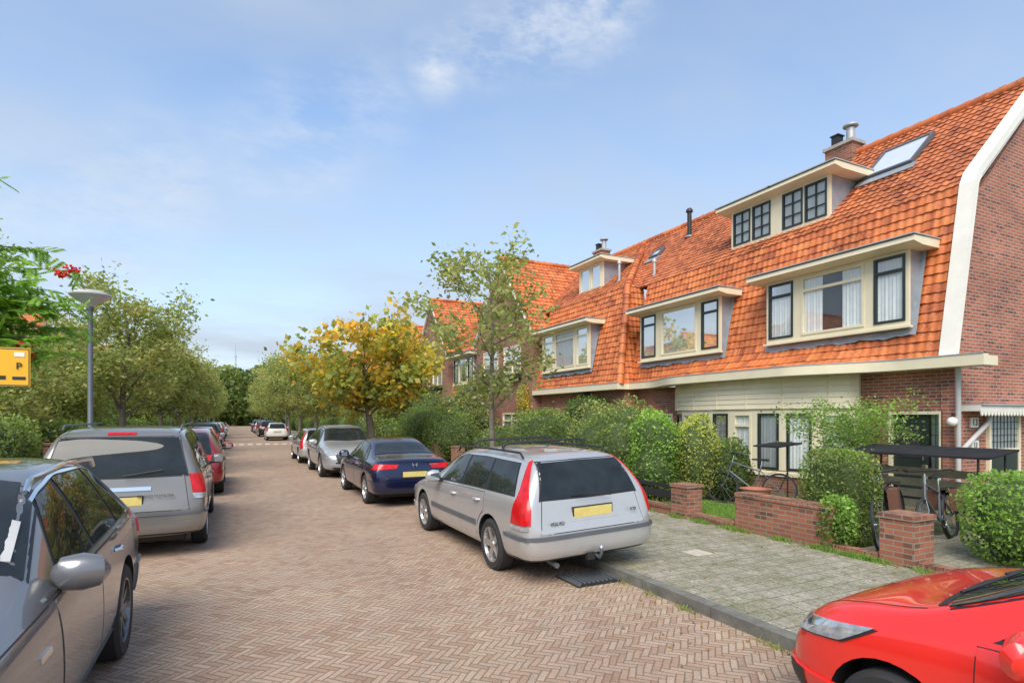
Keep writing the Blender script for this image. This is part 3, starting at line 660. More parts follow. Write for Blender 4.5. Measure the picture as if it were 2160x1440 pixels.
def mansard_unit(Y0,Y1,X,side,detail=1):
    e=thing('terraced_house','brick terraced house with orange tiled mansard and cream windows','house',(side*(X+.3),(Y0+Y1)/2,0),hg)
    tw=.2 if detail else .3; rs=5 if detail else 3; th=.25 if detail else .33
    tiles(e,(side*X,Y0,2.98),(0,1,0),(side*.74,0,3.44),Y1-Y0,3.52,TILE,tw=tw,th=th,res=rs,seed=int(Y0))
    tiles(e,(side*(X+.72),Y0-2,6.4),(0,1,0),(side*3.56,0,2.88),Y1-Y0+4,4.58,TILEU,tw=tw,th=th,res=rs,seed=int(Y0)+1)
    ridge(e,[(side*(X+4.3),Y0-3,9.34),(side*(X+4.3),Y1+3,9.34)],.12)
    gutter(e,[(side*(X-.18),Y0,2.83,side),(side*(X-.18),Y1,2.83,side)])
    xf=XFs(X+.25,side); mb=MB(xf); hol=[(Y0+.5,Y0+2.4,.7,2.1),(Y1-1.5,Y1-.5,.05,2.1)]; holes_wall(mb,Y0,Y1,0,2.84,hol,-.2,0,BRICKF); mb.obj('wall',e)
    window(e,xf,*hol[0],GREENB,1.75,(2,1),1,.06); door(e,xf,Y1-1.5,Y1-.5,2.1)
    c=(Y0+Y1)/2; h=min(1.6,(Y1-Y0)/2-.5)
    bay(e,c-h,c+h,X,3.72,5.2,[(c-h+.08,c-h+.75,GREENB,4.85,1),(c-h+.85,c+h-.85,CREAM,4.85,3),(c+h-.75,c+h-.08,GREENB,4.85,1)],X=X,side=side)
    if detail: updormer(e,c-.8,c+.8,X+1.35,6.85,7.95,[(c-.7,c-.04,3),(c+.04,c+.7,3)],side=side,K=(X+.74,6.42),sl=.81)
    return e
gable_unit(21.1,27.1,11.3,1); mansard_unit(27.3,31.3,11.4,1); gable_unit(31.5,37.5,11.3,1)
y=37.7
for k in range(4):
    mansard_unit(y,y+4.3,11.4,1,0); gable_unit(y+4.5,y+10.4,11.3,1,0); y+=10.6
y=24
for k in range(5):
    gable_unit(y+.2,y+6.1,11.5,-1,0,'brick terraced house with orange gable roof behind garden trees'); mansard_unit(y+6.3,y+10.9,11.5,-1,0); y+=11.1
# ------------------------------------------------------------ ground
def sheet(name,x0,x1,y0,y1,z,m,kind='structure'):
    mb=MB(); mb.quad((x0,y0,z),(x1,y0,z),(x1,y1,z),(x0,y1,z),m); o=mb.obj(name,recalc=False); o['kind']=kind; return o
sheet('ground',-700,700,-150,1200,-.004,SOIL)
sheet('road',-2.5,4.06,-12,160,.004,ROAD)
def slab(name,x0,x1,y0,y1,z,m):
    mb=MB(); mb.box(x0,x1,y0,y1,-.1,z,m); o=mb.obj(name); o['kind']='structure'; return o
slab('pavement',4.2,7.25,-12,160,.10,PAVE); slab('pavement',-4.2,-2.66,-12,160,.10,PAVE)
slab('garden_ground',7.252,12.6,-12,160,.105,SOIL); slab('garden_ground',-12.5,-4.202,-12,160,.105,SOIL)
def kerb(x0,x1):
    mb=MB(); y=-12
    while y<160:
        L=1.0 if y<30 else 6; d=random.uniform(-.005,.005); mb.box(x0,x1,y+.005,y+L-.005,-.1,.112+d,KERB); y+=L
    o=mb.obj('kerb'); o['kind']='structure'
kerb(4.06,4.198); kerb(-2.658,-2.5)
slab('garden_path',7.26,12.2,3.0,4.9,.112,PAVE)
slab('lawn',7.5,8.9,6.9,9.0,.13,LAWN)
mb=MB(); mb.add([(-2.49,42,.006),(4.05,42,.006),(4.05,43,.09),(-2.49,43,.09),(-2.49,47,.09),(4.05,47,.09),(4.05,48,.006),(-2.49,48,.006)],[(0,1,2,3),(3,2,5,4),(4,5,6,7)],ROAD); o=mb.obj('speed_table',recalc=False); o['kind']='structure'
mb=MB(); PALE=pm('worn_white_paint',(.60,.57,.49),.8,var=.3,scale=4)
for k in range(12):
    x=-2.3+k*.54; mb.quad((x,42.35,.042),(x+.3,42.35,.042),(x+.3,42.8,.082),(x,42.8,.082),PALE)
    mb.quad((x,43.3,.095),(x+.44,43.3,.095),(x+.44,43.5,.095),(x,43.5,.095),PALE)
o=mb.obj('road_marking',recalc=False); o['kind']='structure'
mb=MB(); mb.quad((5.4,5.55,.104),(5.7,5.55,.104),(5.7,5.85,.104),(5.4,5.85,.104),CONC)
mb.mats=[pm('pale_slab',(.50,.45,.35),.85,var=.2,scale=15)]; o=mb.obj('pale_paving_slab',recalc=False); o['kind']='structure'
e=MB(); e.box(3.45,4.04,5.35,5.85,.006,.022,BLACK)
for k in range(9): e.box(3.5+k*.06,3.53+k*.06,5.4,5.8,.0225,.04,METAL)
e.box(3.45,3.49,5.35,5.85,.0225,.042,METAL); e.box(4.0,4.04,5.35,5.85,.0225,.042,METAL)
tag(e.obj('drain_grate'),'dark iron drain grate in brick road beside kerb','drain')
# ------------------------------------------------------------ garden walls
gw='brick garden piers along the pavement'
def pier(x,y,h=.62,w=.4,d=.4,g=gw):
    mb=MB(); mb.box(x,x+w,y,y+d,.1,.1+h-.06,BRICKD); mb.box(x-.02,x+w+.02,y-.02,y+d+.02,.1+h-.058,.1+h,BRICKD)
    tag(mb.obj('garden_pier'),'short weathered red brick garden pier at pavement edge','pier',g)
pier(7.25,3.95,.62,.42,.4); pier(7.2,7.65,.6,.36,.4)
for yy in (12.2,14.6,17.4,19.6,21.8,25): pier(7.3,yy,.75)
def gwall(x0,x1,y0,y1,h,label='low weathered red brick garden wall beside pavement'):
    mb=MB(); mb.box(x0,x1,y0,y1,.1,.1+h-.07,BRICKD); n=int((y1-y0)/.085)
    for k in range(n): mb.box(x0-.02,x1+.02,y0+k*(y1-y0)/n+.004,y0+(k+1)*(y1-y0)/n-.004,.1+h-.069,.1+h+random.uniform(-.006,.006),BRICKD)
    tag(mb.obj('garden_wall'),label,'wall')
gwall(7.28,7.5,5.0,6.65,.6)
gwall(7.28,7.38,8.1,12.1,.18,'low red brick edging between garden and pavement'); gwall(7.28,7.38,6.67,7.6,.12,'low red brick edging between garden and pavement'); gwall(7.28,7.38,4.37,4.98,.09,'low red brick edging between garden and pavement')
gwall(7.3,7.5,22.3,40,.5); gwall(-4.5,-4.3,21,60,.6); gwall(7.28,7.38,2.0,3.9,.09,'low red brick edging between garden and pavement')
pier(-4.6,19.4,1.1,.5,.5)
mb=MB(); mb.box(7.5,7.54,8.15,10.6,.35,.5,BLACK); mb.box(7.5,7.54,8.15,10.6,.55,.62,BLACK)
for yy in (8.2,9.4,10.5): mb.box(7.542,7.6,yy,yy+.07,.1,.66,BLACK)
tag(mb.obj('plank_fence'),'low dark wooden plank fence behind brick edging','fence')
sh=thing('bicycle_shelter','low flat-roofed dark metal bicycle shelter in front garden','shelter',(9.6,6,.1))
def shroof(x0,x1,y0,y1,z0,z1):
    mb=MB(); mb.add([(x0,y0,z0),(x0,y1,z0),(x1,y1,z1),(x1,y0,z1),(x0,y0,z0+.03),(x0,y1,z0+.03),(x1,y1,z1+.03),(x1,y0,z1+.03)],[(0,1,2,3),(4,5,6,7),(0,1,5,4),(1,2,6,5),(2,3,7,6),(3,0,4,7)],ROOFB); mb.obj('shelter_roof',sh)
shroof(9.5,10.35,4.2,6.3,1.30,1.40); shroof(9.6,10.3,7.7,8.3,1.30,1.36)
for x,yy,z in ((9.55,4.35,1.30),(9.55,6.15,1.30),(10.3,4.35,1.39),(10.3,6.15,1.39),(10.25,8.0,1.34)):
    mb=MB(); mb.tube([(x,yy,.1),(x,yy,z)],.016,BLACK,8); mb.obj('post',sh)
mb=MB()
for k in range(5): mb.box(10.4,10.43,4.4,6.7,.2+k*.18,.33+k*.18,WOOD)
for yy in (4.4,5.5,6.66): mb.box(10.432,10.49,yy,yy+.06,.1,1.1,WOOD)
tag(mb.obj('slatted_fence'),'weathered wooden slat fence behind bicycles','fence')
def bicycle(loc,rz,label,fm=BLACK,bag=None):
    e=thing('bicycle',label,'bicycle',loc,'parked bicycles in front garden',(math.radians(6),0,rz))
    def wheel(x):
        w=bpy.data.objects.new('wheel',None); COL.objects.link(w); w.parent=e; w.location=(x,0,.34)
        mb=MB(); mb.lathe([(.32+.018*math.cos(a),.018*math.sin(a)) for a in [i*math.pi/3 for i in range(6)]],(0,0,0),'y',RUBBER,28,True); mb.obj('tyre',w,True,True)
        mb=MB(); mb.lathe([(.295,.012),(.305,.0),(.295,-.012)],(0,0,0),'y',METAL,28)
        for i in range(14):
            a=i*2*math.pi/14; mb.tube([(0,.02*(-1)**i,0),(.3*math.cos(a),0,.3*math.sin(a))],.0022,METAL,3)
        mb.tube([(0,-.04,0),(0,.04,0)],.02,CHROME,8); mb.obj('rim',w,True,True)
    wheel(-.55); wheel(.55)
    mb=MB(); T=lambda p,r=.016: mb.tube(p,r,fm,7)
    bb=(-.08,0,.3); st=(-.2,0,.78); ht=(.36,0,.86); hb=(.42,0,.68)
    T([bb,st]); T([bb,hb],.018); T([(-.17,0,.7),ht]); T([ht,hb]); T([bb,(-.55,.04,.34)],.01); T([(-.18,0,.72),(-.55,.04,.34)],.009); T([(-.18,0,.72),(-.55,-.04,.34)],.009); T([hb,(.46,.04,.5),(.55,.04,.34)],.011); T([hb,(.46,-.04,.5),(.55,-.04,.34)],.011)
    mb.lathe([(.09,-.005),(.095,0),(.09,.005)],(-.08,.05,.3),'y',CHROME,16); T([(-.08,.07,.3),(-.02,.12,.16)],.009)
    mb.lathe([(.37,.02),(.375,0),(.37,-.02)],(-.55,0,.34),'y',BLACK,28)
    mb.obj('bicycle_frame',e,True,True)
    mb=MB(); mb.tube([(ht[0],0,.86),(.33,0,1.0)],.013,CHROME,7); mb.tube([(.1,.28,1.02),(.25,.28,1.06),(.36,.16,1.04),(.36,-.16,1.04),(.25,-.28,1.06),(.1,-.28,1.02)],.012,BLACK,7); mb.obj('handlebar',e,True,True)
    mb=MB(); mb.add([(-.34,.09,.9),(-.34,-.09,.9),(-.02,-.02,.92),(-.02,.02,.92),(-.34,.09,.95),(-.34,-.09,.95),(-.02,-.02,.95),(-.02,.02,.95)],[(0,1,2,3),(4,5,6,7),(0,1,5,4),(1,2,6,5),(2,3,7,6),(3,0,4,7)],BLACK); mb.tube([st,(-.22,0,.92)],.013,CHROME,6); mb.obj('saddle',e,False,True)
    mb=MB(); mb.box(-.75,-.3,-.07,.07,.72,.735,BLACK); mb.tube([(-.7,.06,.72),(-.55,.05,.34)],.006,BLACK,5); mb.tube([(-.7,-.06,.72),(-.55,-.05,.34)],.006,BLACK,5)
    if bag: mb.box(-.72,-.36,.075,.2,.42,.72,bag); mb.box(-.72,-.36,-.2,-.075,.42,.72,bag)
    mb.obj('luggage_rack',e,False,True)
BAG=pm('brown_pannier',(.16,.07,.045),.8)
bicycle((8.35,4.95,.11),math.radians(205),'black city bicycle with dark panniers leaning in garden',BLACK,BAG)
bicycle((9.1,5.45,.11),math.radians(188),'black city bicycle parked under shelter',BLACK)
bicycle((9.1,4.6,.11),math.radians(192),'dark city bicycle with brown panniers parked under shelter',METAL,BAG)
bicycle((9.5,8.3,.11),math.radians(120),'grey city bicycle beside curved bay window',METAL)
mb=MB(); mb.lathe([(.0,0),(.2,0),(.28,.38),(.3,.4),(.26,.4),(.2,.3)],(9.2,7.9,.11),'z',pm('terracotta',(.40,.15,.09),.8),18); tag(mb.obj('plant_pot',None,True),'round terracotta plant pot in front garden','plant pot')
# ------------------------------------------------------------ cars
def interp(keys,y,i):
    if y<=keys[0][0]: return keys[0][i]
    for a,b in zip(keys[:-1],keys[1:]):
        if a[0]<=y<=b[0]:
            t=(y-a[0])/(b[0]-a[0]); return a[i]+(b[i]-a[i])*t
    return keys[-1][i]
def ring(w,zb,zs,zt,wr):
    h=min(1,max(.15,(zt-zs)/.35)); A_=(w*.945,zs+.02*h); R_=(wr,zt-.06*h-.01)
    half=[(0,zb),(w*.8,zb),(w*.97,zb+.05),(w,zb+(zs-zb)*.45),(w*.99,zs-(zs-zb)*.2),(w*.965,zs-.02),A_,((A_[0]+R_[0])/2+.012*h,(A_[1]+R_[1])/2),R_,(wr*.86,zt-.014),(wr*.45,zt),(0,zt)]
    return half+[(-x,z) for x,z in half[-2:0:-1]]
def evalmesh(o):
    dg=bpy.context.evaluated_depsgraph_get(); return bpy.data.meshes.new_from_object(o.evaluated_get(dg))
def samp(pl,u):
    u=min(max(u,0),1)*(len(pl)-1); i=min(int(u),len(pl)-2); t=u-i
    return (pl[i][0]+(pl[i+1][0]-pl[i][0])*t,pl[i][1]+(pl[i+1][1]-pl[i][1])*t)
def patch(mb,bvh,view,bot,top,off,m,nu=14,nv=6,skirt=.014):
    L=mb.L; vs=[];ns=[]
    for i in range(nu+1):
        b=samp(bot,i/nu); t=samp(top,i/nu)
        for j in range(nv+1):
            p=(b[0]+(t[0]-b[0])*j/nv,b[1]+(t[1]-b[1])*j/nv)
            if view=='L': o,d=Vector((-3,p[0],p[1])),Vector((1,0,0))
            elif view=='R': o,d=Vector((3,p[0],p[1])),Vector((-1,0,0))
            elif view=='T': o,d=Vector((p[0],p[1],5)),Vector((0,0,-1))
            elif view=='B': o,d=Vector((p[0],-3,p[1])),Vector((0,1,0))
            elif view=='F': o,d=Vector((p[0],L+3,p[1])),Vector((0,-1,0))
            else:
                _,yc,sg=view; a=math.radians(p[0]); dv=Vector((math.sin(a),sg*math.cos(a),0)); o=Vector((0,yc,p[1]))+dv*6; d=-dv
            h=bvh.ray_cast(o,d)
            if h[0] is None: h=bvh.find_nearest(o+d*(2.6 if len(view)==1 and view in 'LR' else 3.5))
            n=h[1]
            if n.dot(d)>0: n=-n
            vs.append(h[0]+n*off); ns.append(n)
    W=nv+1; fs=[(i*W+j,(i+1)*W+j,(i+1)*W+j+1,i*W+j+1) for i in range(nu) for j in range(nv)]
    if skirt:
        bd=[i*W for i in range(nu+1)]+[nu*W+j for j in range(1,W)]+[i*W+nv for i in range(nu-1,-1,-1)]+[j for j in range(nv-1,0,-1)]
        o=len(vs); k=len(bd)
        for q in bd: vs.append(vs[q]-ns[q]*skirt)
        for q in range(k): fs.append((bd[q],bd[(q+1)%k],o+(q+1)%k,o+q))
    mb.add(vs,fs,m)
def car(label,loc,rot,keys,ax,R,pt,sw,dr,ws,rw=None,plate_z=.8,cat='car',rim=ALLOY,lv=2,tl=None,hl=None,bump_m=None,gate=None,extra=None,detail=True,roll=0,spokes=5,blackband=True,mirror_y=None,tiltx=0,mir_out=.09,mir_z=.1):
    L=keys[-1][0]; e=thing('parked_car',label,cat,loc,'cars parked along the kerb',(tiltx,roll,rot))
    V=[];F=[];n=22
    ks=[keys[0]]+list(keys)+[keys[-1]]
    for qi,k in enumerate(ks):
        rg=ring(*k[1:])
        if qi in (0,len(ks)-1):
            cz=(k[2]+k[4])/2; rg=[(x*.55,cz+(z-cz)*.5) for x,z in rg]
        V+=[(x,k[0]+(-.004 if qi==0 else .004 if qi==len(ks)-1 else 0),z) for x,z in rg]
    for s in range(len(ks)-1):
        for i in range(n): F.append((s*n+i,s*n+(i+1)%n,(s+1)*n+(i+1)%n,(s+1)*n+i))
    F.append(list(range(n))[::-1]); F.append([(len(ks)-1)*n+i for i in range(n)])
    me=bpy.data.meshes.new('car_body'); me.from_pydata(V,[],F); me.materials.append(pt); me.materials.append(BLACK)
    bm=bmesh.new(); bm.from_mesh(me); bmesh.ops.recalc_face_normals(bm,faces=bm.faces); bm.to_mesh(me); bm.free()
    o=bpy.data.objects.new('tmp',me); COL.objects.link(o)
    md=o.modifiers.new('s','SUBSURF'); md.levels=lv; md.render_levels=lv
    me2=evalmesh(o); o.modifiers.clear(); o.data=me2
    bvh=BVHTree.FromPolygons([v.co.copy() for v in me2.vertices],[list(p.vertices) for p in me2.polygons])
    Wm=max(k[1] for k in keys)
    cb=MB()
    for a in ax:
        for s in (-1,1): cb.tube([(s*(Wm-.28),a,R+.01),(s*(Wm+.2),a,R+.01)],R+.055,BLACK,32)
    co=cb.obj('tmpc'); bo=o.modifiers.new('b','BOOLEAN'); bo.operation='DIFFERENCE'; bo.object=co; bo.solver='EXACT'
    try: bo.material_mode='TRANSFER'
    except Exception: pass
    me3=evalmesh(o); bpy.data.objects.remove(co); bpy.data.objects.remove(o)
    me3.polygons.foreach_set('use_smooth',[True]*len(me3.polygons))
    try: me3.set_sharp_from_angle(angle=math.radians(38))
    except Exception: pass
    body=bpy.data.objects.new('car_body',me3); COL.objects.link(body); body.parent=e
    def P(name,fn,par_=e,smooth=True):
        mb=MB(); mb.L=L; fn(mb); return mb.obj(name,par_,smooth,True)
    zs=lambda y:interp(keys,y,3); zt=lambda y:interp(keys,y,4)
    def wz(a,b,c,d,k=8):
        bot=[(a+(b-a)*i/k,zs(a+(b-a)*i/k)+.055) for i in range(k+1)]; top=[(c+(d-c)*i/k,zt(c+(d-c)*i/k)-.115) for i in range(k+1)]; return bot,top
    for sd in 'LR':
        if blackband:
            a=min(s[0] for s in sw)-.025;b=max(s[1] for s in sw)+.03;c=min(s[2] for s in sw)-.02;d=max(s[3] for s in sw)+.02
            bot,top=wz(a,b,c,d,12); bot=[(y,z-.018) for y,z in bot]; top=[(y,z+.014) for y,z in top]
            P('window_surround',lambda mb:patch(mb,bvh,sd,bot,top,.003,BLACK,24,6))
        for s in sw:
            bot,top=wz(*s); P('side_window',lambda mb:patch(mb,bvh,sd,bot,top,.008,CGLASS,12,6))
        for (y0,y1) in dr:
            def zb_(y):
                z=interp(keys,y,2)+.11
                for a in ax:
                    q=(R+.12)**2-(y-a)**2
                    if q>0: z=max(z,R+math.sqrt(q))
                return z
            k=14; g=.007
            bt=[(y0+(y1-y0)*i/k,zb_(y0+(y1-y0)*i/k)) for i in range(k+1)]; tp=[(y,zs(y)+.005) for y,_ in bt]
            bg=[(y0-g+(y1-y0+2*g)*i/k,zb_(y0+(y1-y0)*i/k)-g) for i in range(k+1)]; tg=[(y,zs(y)+.012) for y,_ in bg]
            dd=P('door',lambda mb:(patch(mb,bvh,sd,bg,tg,.0012,BLACK,k,8),patch(mb,bvh,sd,bt,tp,.0045,pt,k,10,.006)))
            if detail:
                zy=y0+.2; hz=zs(zy)-.1; x=bvh.ray_cast(Vector((-3 if sd=='L' else 3,zy,hz)),Vector((1 if sd=='L' else -1,0,0)))[0]
                if x:
                    s_=-1 if sd=='L' else 1
                    P('handle',lambda mb:mb.tube([(x.x,zy-.09,hz),(x.x+s_*.035,zy-.06,hz+.003),(x.x+s_*.035,zy+.06,hz+.003),(x.x,zy+.09,hz)],[.014,.016,.016,.014],CHROME if pt in CHR else pt,8),dd)
    yb,xb,yt,xt=ws
    P('windscreen',lambda mb:(patch(mb,bvh,'T',[(-xb-.02,yb-.01),(0,yb+.13),(xb+.02,yb-.01)],[(-xt-.02,yt-.03),(0,yt+.03),(xt+.02,yt-.03)],.003,BLACK,16,8),patch(mb,bvh,'T',[(-xb,yb),(0,yb+.10),(xb,yb)],[(-xt,yt),(0,yt+.06),(xt,yt)],.008,CGLASS,16,8)))
    if gate:
        z0,z1,x0,x1=gate
        P('tailgate',lambda mb:(patch(mb,bvh,'B',[(-x0-.01,z0-.01),(x0+.01,z0-.01)],[(-x1-.01,z1),(x1+.01,z1)],.0012,BLACK,14,14),patch(mb,bvh,'B',[(-x0,z0),(x0,z0)],[(-x1,z1),(x1,z1)],.0045,pt,14,14,.006)))
    if rw:
        z0,z1,x0,x1=rw[:4]; v=rw[4] if len(rw)>4 else 'B'
        P('rear_window',lambda mb:(patch(mb,bvh,v,[(-x0-.02,z0-.02),(0,z0-.03),(x0+.02,z0-.02)],[(-x1-.02,z1+.02),(0,z1+.025),(x1+.02,z1+.02)],.005,BLACK,14,8),patch(mb,bvh,v,[(-x0,z0),(0,z0-.01),(x0,z0)],[(-x1,z1),(0,z1+.008),(x1,z1)],.010,CGLASS,14,8)))
    for s in (-1,1):
        if tl:
            for (lf,rt,m) in tl:
                P('tail_light',lambda mb:patch(mb,bvh,('A',1.0,-1),[(s*a,z) for a,z in lf],[(s*a,z) for a,z in rt],.014,m,10,8,.02))
        if hl:
            for (lf,rt,m) in hl:
                P('headlight',lambda mb:(patch(mb,bvh,('A',L-1.0,1),[(s*(a-1),z-.006) for a,z in lf],[(s*(a+1),z-.004) for a,z in rt],.008,BLACK,10,8,.02),patch(mb,bvh,('A',L-1.0,1),[(s*a,z) for a,z in lf],[(s*a,z) for a,z in rt],.013,m,10,8,.02)))
    bmz=bump_m or pt
    zb=keys[1][2]
    P('rear_bumper',lambda mb:(patch(mb,bvh,('A',1.0,-1),[(-62+124*i/20,zb+.03) for i in range(21)],[(-62+124*i/20,zb+.26) for i in range(21)],.022,bmz,30,6,.03),patch(mb,bvh,('A',1.0,-1),[(-56+112*i/20,zb-.0) for i in range(21)],[(-56+112*i/20,zb+.06) for i in range(21)],.016,BLACK,30,2,.03)))
    P('front_bumper',lambda mb:(patch(mb,bvh,('A',L-1.0,1),[(-58+116*i/20,.24) for i in range(21)],[(-58+116*i/20,.42) for i in range(21)],.02,bmz,30,6,.03),patch(mb,bvh,('A',L-1.0,1),[(-32,.27),(32,.27)],[(-36,.37),(36,.37)],.026,BLACK,16,3,.01)))
    P('grille',lambda mb:patch(mb,bvh,('A',L-1.0,1),[(-22,.47),(22,.47)],[(-26,.62),(26,.62)],.012,BLACK,12,4))
    if plate_z:
        y=bvh.ray_cast(Vector((0,-3,plate_z)),Vector((0,1,0)))[0]
        if y: P('number_plate',lambda mb:(mb.box(-.26,.26,y.y-.025,y.y+.03,plate_z-.055,plate_z+.055,PLATE),mb.box(-.275,.275,y.y-.018,y.y+.03,plate_z-.068,plate_z+.068,BLACK)),smooth=False)
    P('number_plate',lambda mb:mb.box(-.26,.26,L-.02,L+.03,.40,.51,PLATE),smooth=False)
    my=mirror_y or (ws[0]-.42); zm=zs(my)+mir_z
    for s in (-1,1):
        def mir(mb):
            x0=s*(Wm*.9); c=(s*(Wm+mir_out),my,zm)
            mb.tube([(x0,my+.02,zm-.07),(s*(Wm+.02),my,zm-.05)],.03,BLACK,8)
            pts=[(c[0]-s*.10,my+.0,zm),(c[0]-s*.085,my+.01,zm),(c[0],my+.015,zm+.004),(c[0]+s*.075,my-.0,zm),(c[0]+s*.10,my-.02,zm-.005)]
            v0=len(mb.V); mb.tube(pts,[.06,.088,.098,.08,.035],pt,16)
            for i in range(v0,len(mb.V)):
                q=mb.V[i]; mb.V[i]=(q[0],my+(q[1]-my)*.75+.02,q[2])
            mb.add([(c[0]-s*.07,my-.056,zm-.055),(c[0]+s*.07,my-.06,zm-.05),(c[0]+s*.07,my-.06,zm+.05),(c[0]-s*.07,my-.056,zm+.055)],[(0,1,2,3)],CHROME)
        P('wing_mirror',mir)
    for a in ax:
        for s in (-1,1):
            w=bpy.data.objects.new('wheel',None); COL.objects.link(w); w.parent=e; w.location=(s*(Wm-.115),a,R)
            ri=R*.68
            t=MB(); t.lathe([(ri,-.1),(R-.03,-.105),(R,-.075),(R,.075),(R-.03,.105),(ri,.1),(ri-.02,.06),(ri-.02,-.06)],(0,0,0),'x',RUBBER,36,True); t.obj('tyre',w,True,True)
            m=MB(); m.lathe([(ri+.004,.1*s),(ri-.012,.098*s),(ri-.02,.06*s),(ri-.03,-.06*s)],(0,0,0),'x',rim,32)
            m.lathe([(.001,-.02*s),(ri-.03,-.02*s)],(0,0,0),'x',BLACK,24); m.lathe([(.001,.085*s),(.05,.08*s),(.062,.05*s),(.062,.0)],(0,0,0),'x',rim,16)
            for q in range(spokes):
                an=2*math.pi*q/spokes; ca,sa=math.cos(an),math.sin(an); wd=.045 if spokes<8 else .024
                def pt3(r_,o_,h_): return (h_*s,r_*ca-o_*sa,r_*sa+o_*ca)
                m.add([pt3(.04,-wd,.07),pt3(.04,wd,.07),pt3(ri-.01,wd*.75,.085),pt3(ri-.01,-wd*.75,.085),pt3(.04,-wd,.0),pt3(.04,wd,.0),pt3(ri-.01,wd*.75,.04),pt3(ri-.01,-wd*.75,.04)],[(0,1,2,3),(0,1,5,4),(1,2,6,5),(2,3,7,6),(3,0,4,7)],rim)
            m.obj('rim',w,False,True)
    P('underbody',lambda mb:mb.box(-Wm*.72,Wm*.72,.5,L-.5,.17,.3,BLACK),smooth=False)
    if extra: extra(e,bvh,P,L,Wm)
    return e
def rails(P,Wr,y0,y1,z,m,r=.016,arch=.05):
    for s in (-1,1):
        P('roof_rail',lambda mb:mb.tube([(s*Wr,y0,z-.05),(s*Wr,y0+.08,z+arch*.4),(s*Wr,(y0+y1)/2,z+arch),(s*Wr,y1-.08,z+.0),(s*Wr,y1,z-.07)],r,m,8))
PSILV=paint('silver_paint',(.50,.50,.485),.45,.35); PGREY=paint('grey_beige_paint',(.22,.212,.195),.45); PDG=paint('graphite_paint',(.17,.172,.175),.35,.28)
PBLUE=paint('dark_blue_paint',(.008,.012,.05),.4,.25); PRED=paint('bright_red_paint',(.82,.022,.012),.0,.4); PLS=paint('light_silver_paint',(.46,.475,.49),.5)
PWHITE=paint('white_car_paint',(.75,.75,.73),.0); PBLK=paint('black_car_paint',(.02,.021,.023),.3); PDRED=paint('dark_red_car_paint',(.28,.018,.02),.3)
CHR=[PDG,PLS]
WAGON=[(0.00,.70,.36,.60,.62,.62),(0.05,.84,.30,.66,.72,.74),(0.10,.88,.27,.88,.98,.76),(0.2,.895,.25,.93,1.22,.70),(0.36,.895,.22,.95,1.41,.62),(0.60,.895,.2,.95,1.45,.62),(1.6,.90,.2,.94,1.475,.63),(2.4,.90,.2,.92,1.46,.62),(2.85,.90,.2,.91,1.35,.62),(3.25,.895,.2,.90,1.12,.68),(3.5,.895,.2,.88,.97,.76),(3.9,.89,.2,.84,.92,.74),(4.4,.86,.2,.74,.82,.68),(4.62,.80,.24,.64,.70,.62),(4.71,.66,.32,.55,.58,.5)]
MPV=[(0,.78,.40,.66,.70,.7),(0.05,.95,.34,.72,.82,.84),(0.1,.99,.3,.98,1.12,.86),(0.2,1.0,.28,1.05,1.5,.80),(0.36,1.0,.26,1.06,1.72,.74),(.7,1.0,.25,1.06,1.77,.73),(2.2,1.0,.25,1.04,1.79,.73),(3.1,1,.25,1.02,1.73,.72),(3.6,1,.25,1,1.5,.72),(4.1,.99,.25,.98,1.18,.78),(4.35,.98,.25,.94,1.04,.8),(4.8,.92,.25,.85,.9,.7),(5.0,.84,.3,.7,.76,.65),(5.1,.68,.36,.6,.64,.5)]
SEDAN=[(0,.68,.36,.62,.66,.6),(.05,.82,.3,.72,.84,.7),(.1,.86,.27,.84,1.0,.74),(.35,.875,.23,.9,1.04,.74),(.75,.88,.2,.92,1.07,.72),(1.2,.88,.2,.92,1.29,.62),(1.6,.88,.2,.92,1.42,.58),(2.2,.88,.2,.91,1.46,.58),(2.7,.88,.2,.90,1.36,.58),(3.2,.88,.2,.89,1.1,.66),(3.45,.88,.2,.88,.97,.74),(3.9,.87,.2,.82,.9,.72),(4.4,.83,.2,.7,.78,.66),(4.6,.76,.26,.6,.66,.58),(4.67,.6,.32,.52,.56,.48)]
SUV=[(0,.7,.42,.72,.76,.6),(.05,.86,.36,.82,.9,.7),(.12,.91,.3,1.0,1.1,.76),(.35,.93,.27,1.06,1.36,.68),(.7,.94,.24,1.06,1.56,.63),(1.3,.94,.24,1.04,1.635,.64),(2.1,.94,.24,1.02,1.65,.64),(2.7,.94,.24,1.0,1.55,.63),(3.15,.94,.24,.99,1.3,.66),(3.45,.935,.24,.98,1.12,.76),(3.9,.93,.24,.95,1.06,.76),(4.4,.89,.25,.86,.96,.7),(4.65,.8,.3,.72,.80,.6),(4.76,.62,.36,.6,.66,.45)]
SUVE=[(0,.7,.42,.72,.76,.6),(.05,.86,.36,.82,.9,.7),(.12,.91,.3,1.0,1.1,.76),(.35,.93,.27,1.06,1.36,.68),(.7,.94,.24,1.06,1.55,.64),(1.2,.94,.24,1.04,1.625,.65),(1.9,.94,.24,1.02,1.635,.65),(2.35,.94,.24,1.0,1.55,.66),(2.72,.94,.24,.99,1.37,.70),(3.0,.94,.24,.98,1.18,.78),(3.25,.935,.24,.97,1.09,.80),(3.9,.93,.24,.93,1.04,.76),(4.4,.89,.25,.85,.95,.7),(4.65,.8,.3,.72,.80,.6),(4.76,.62,.36,.6,.66,.45)]
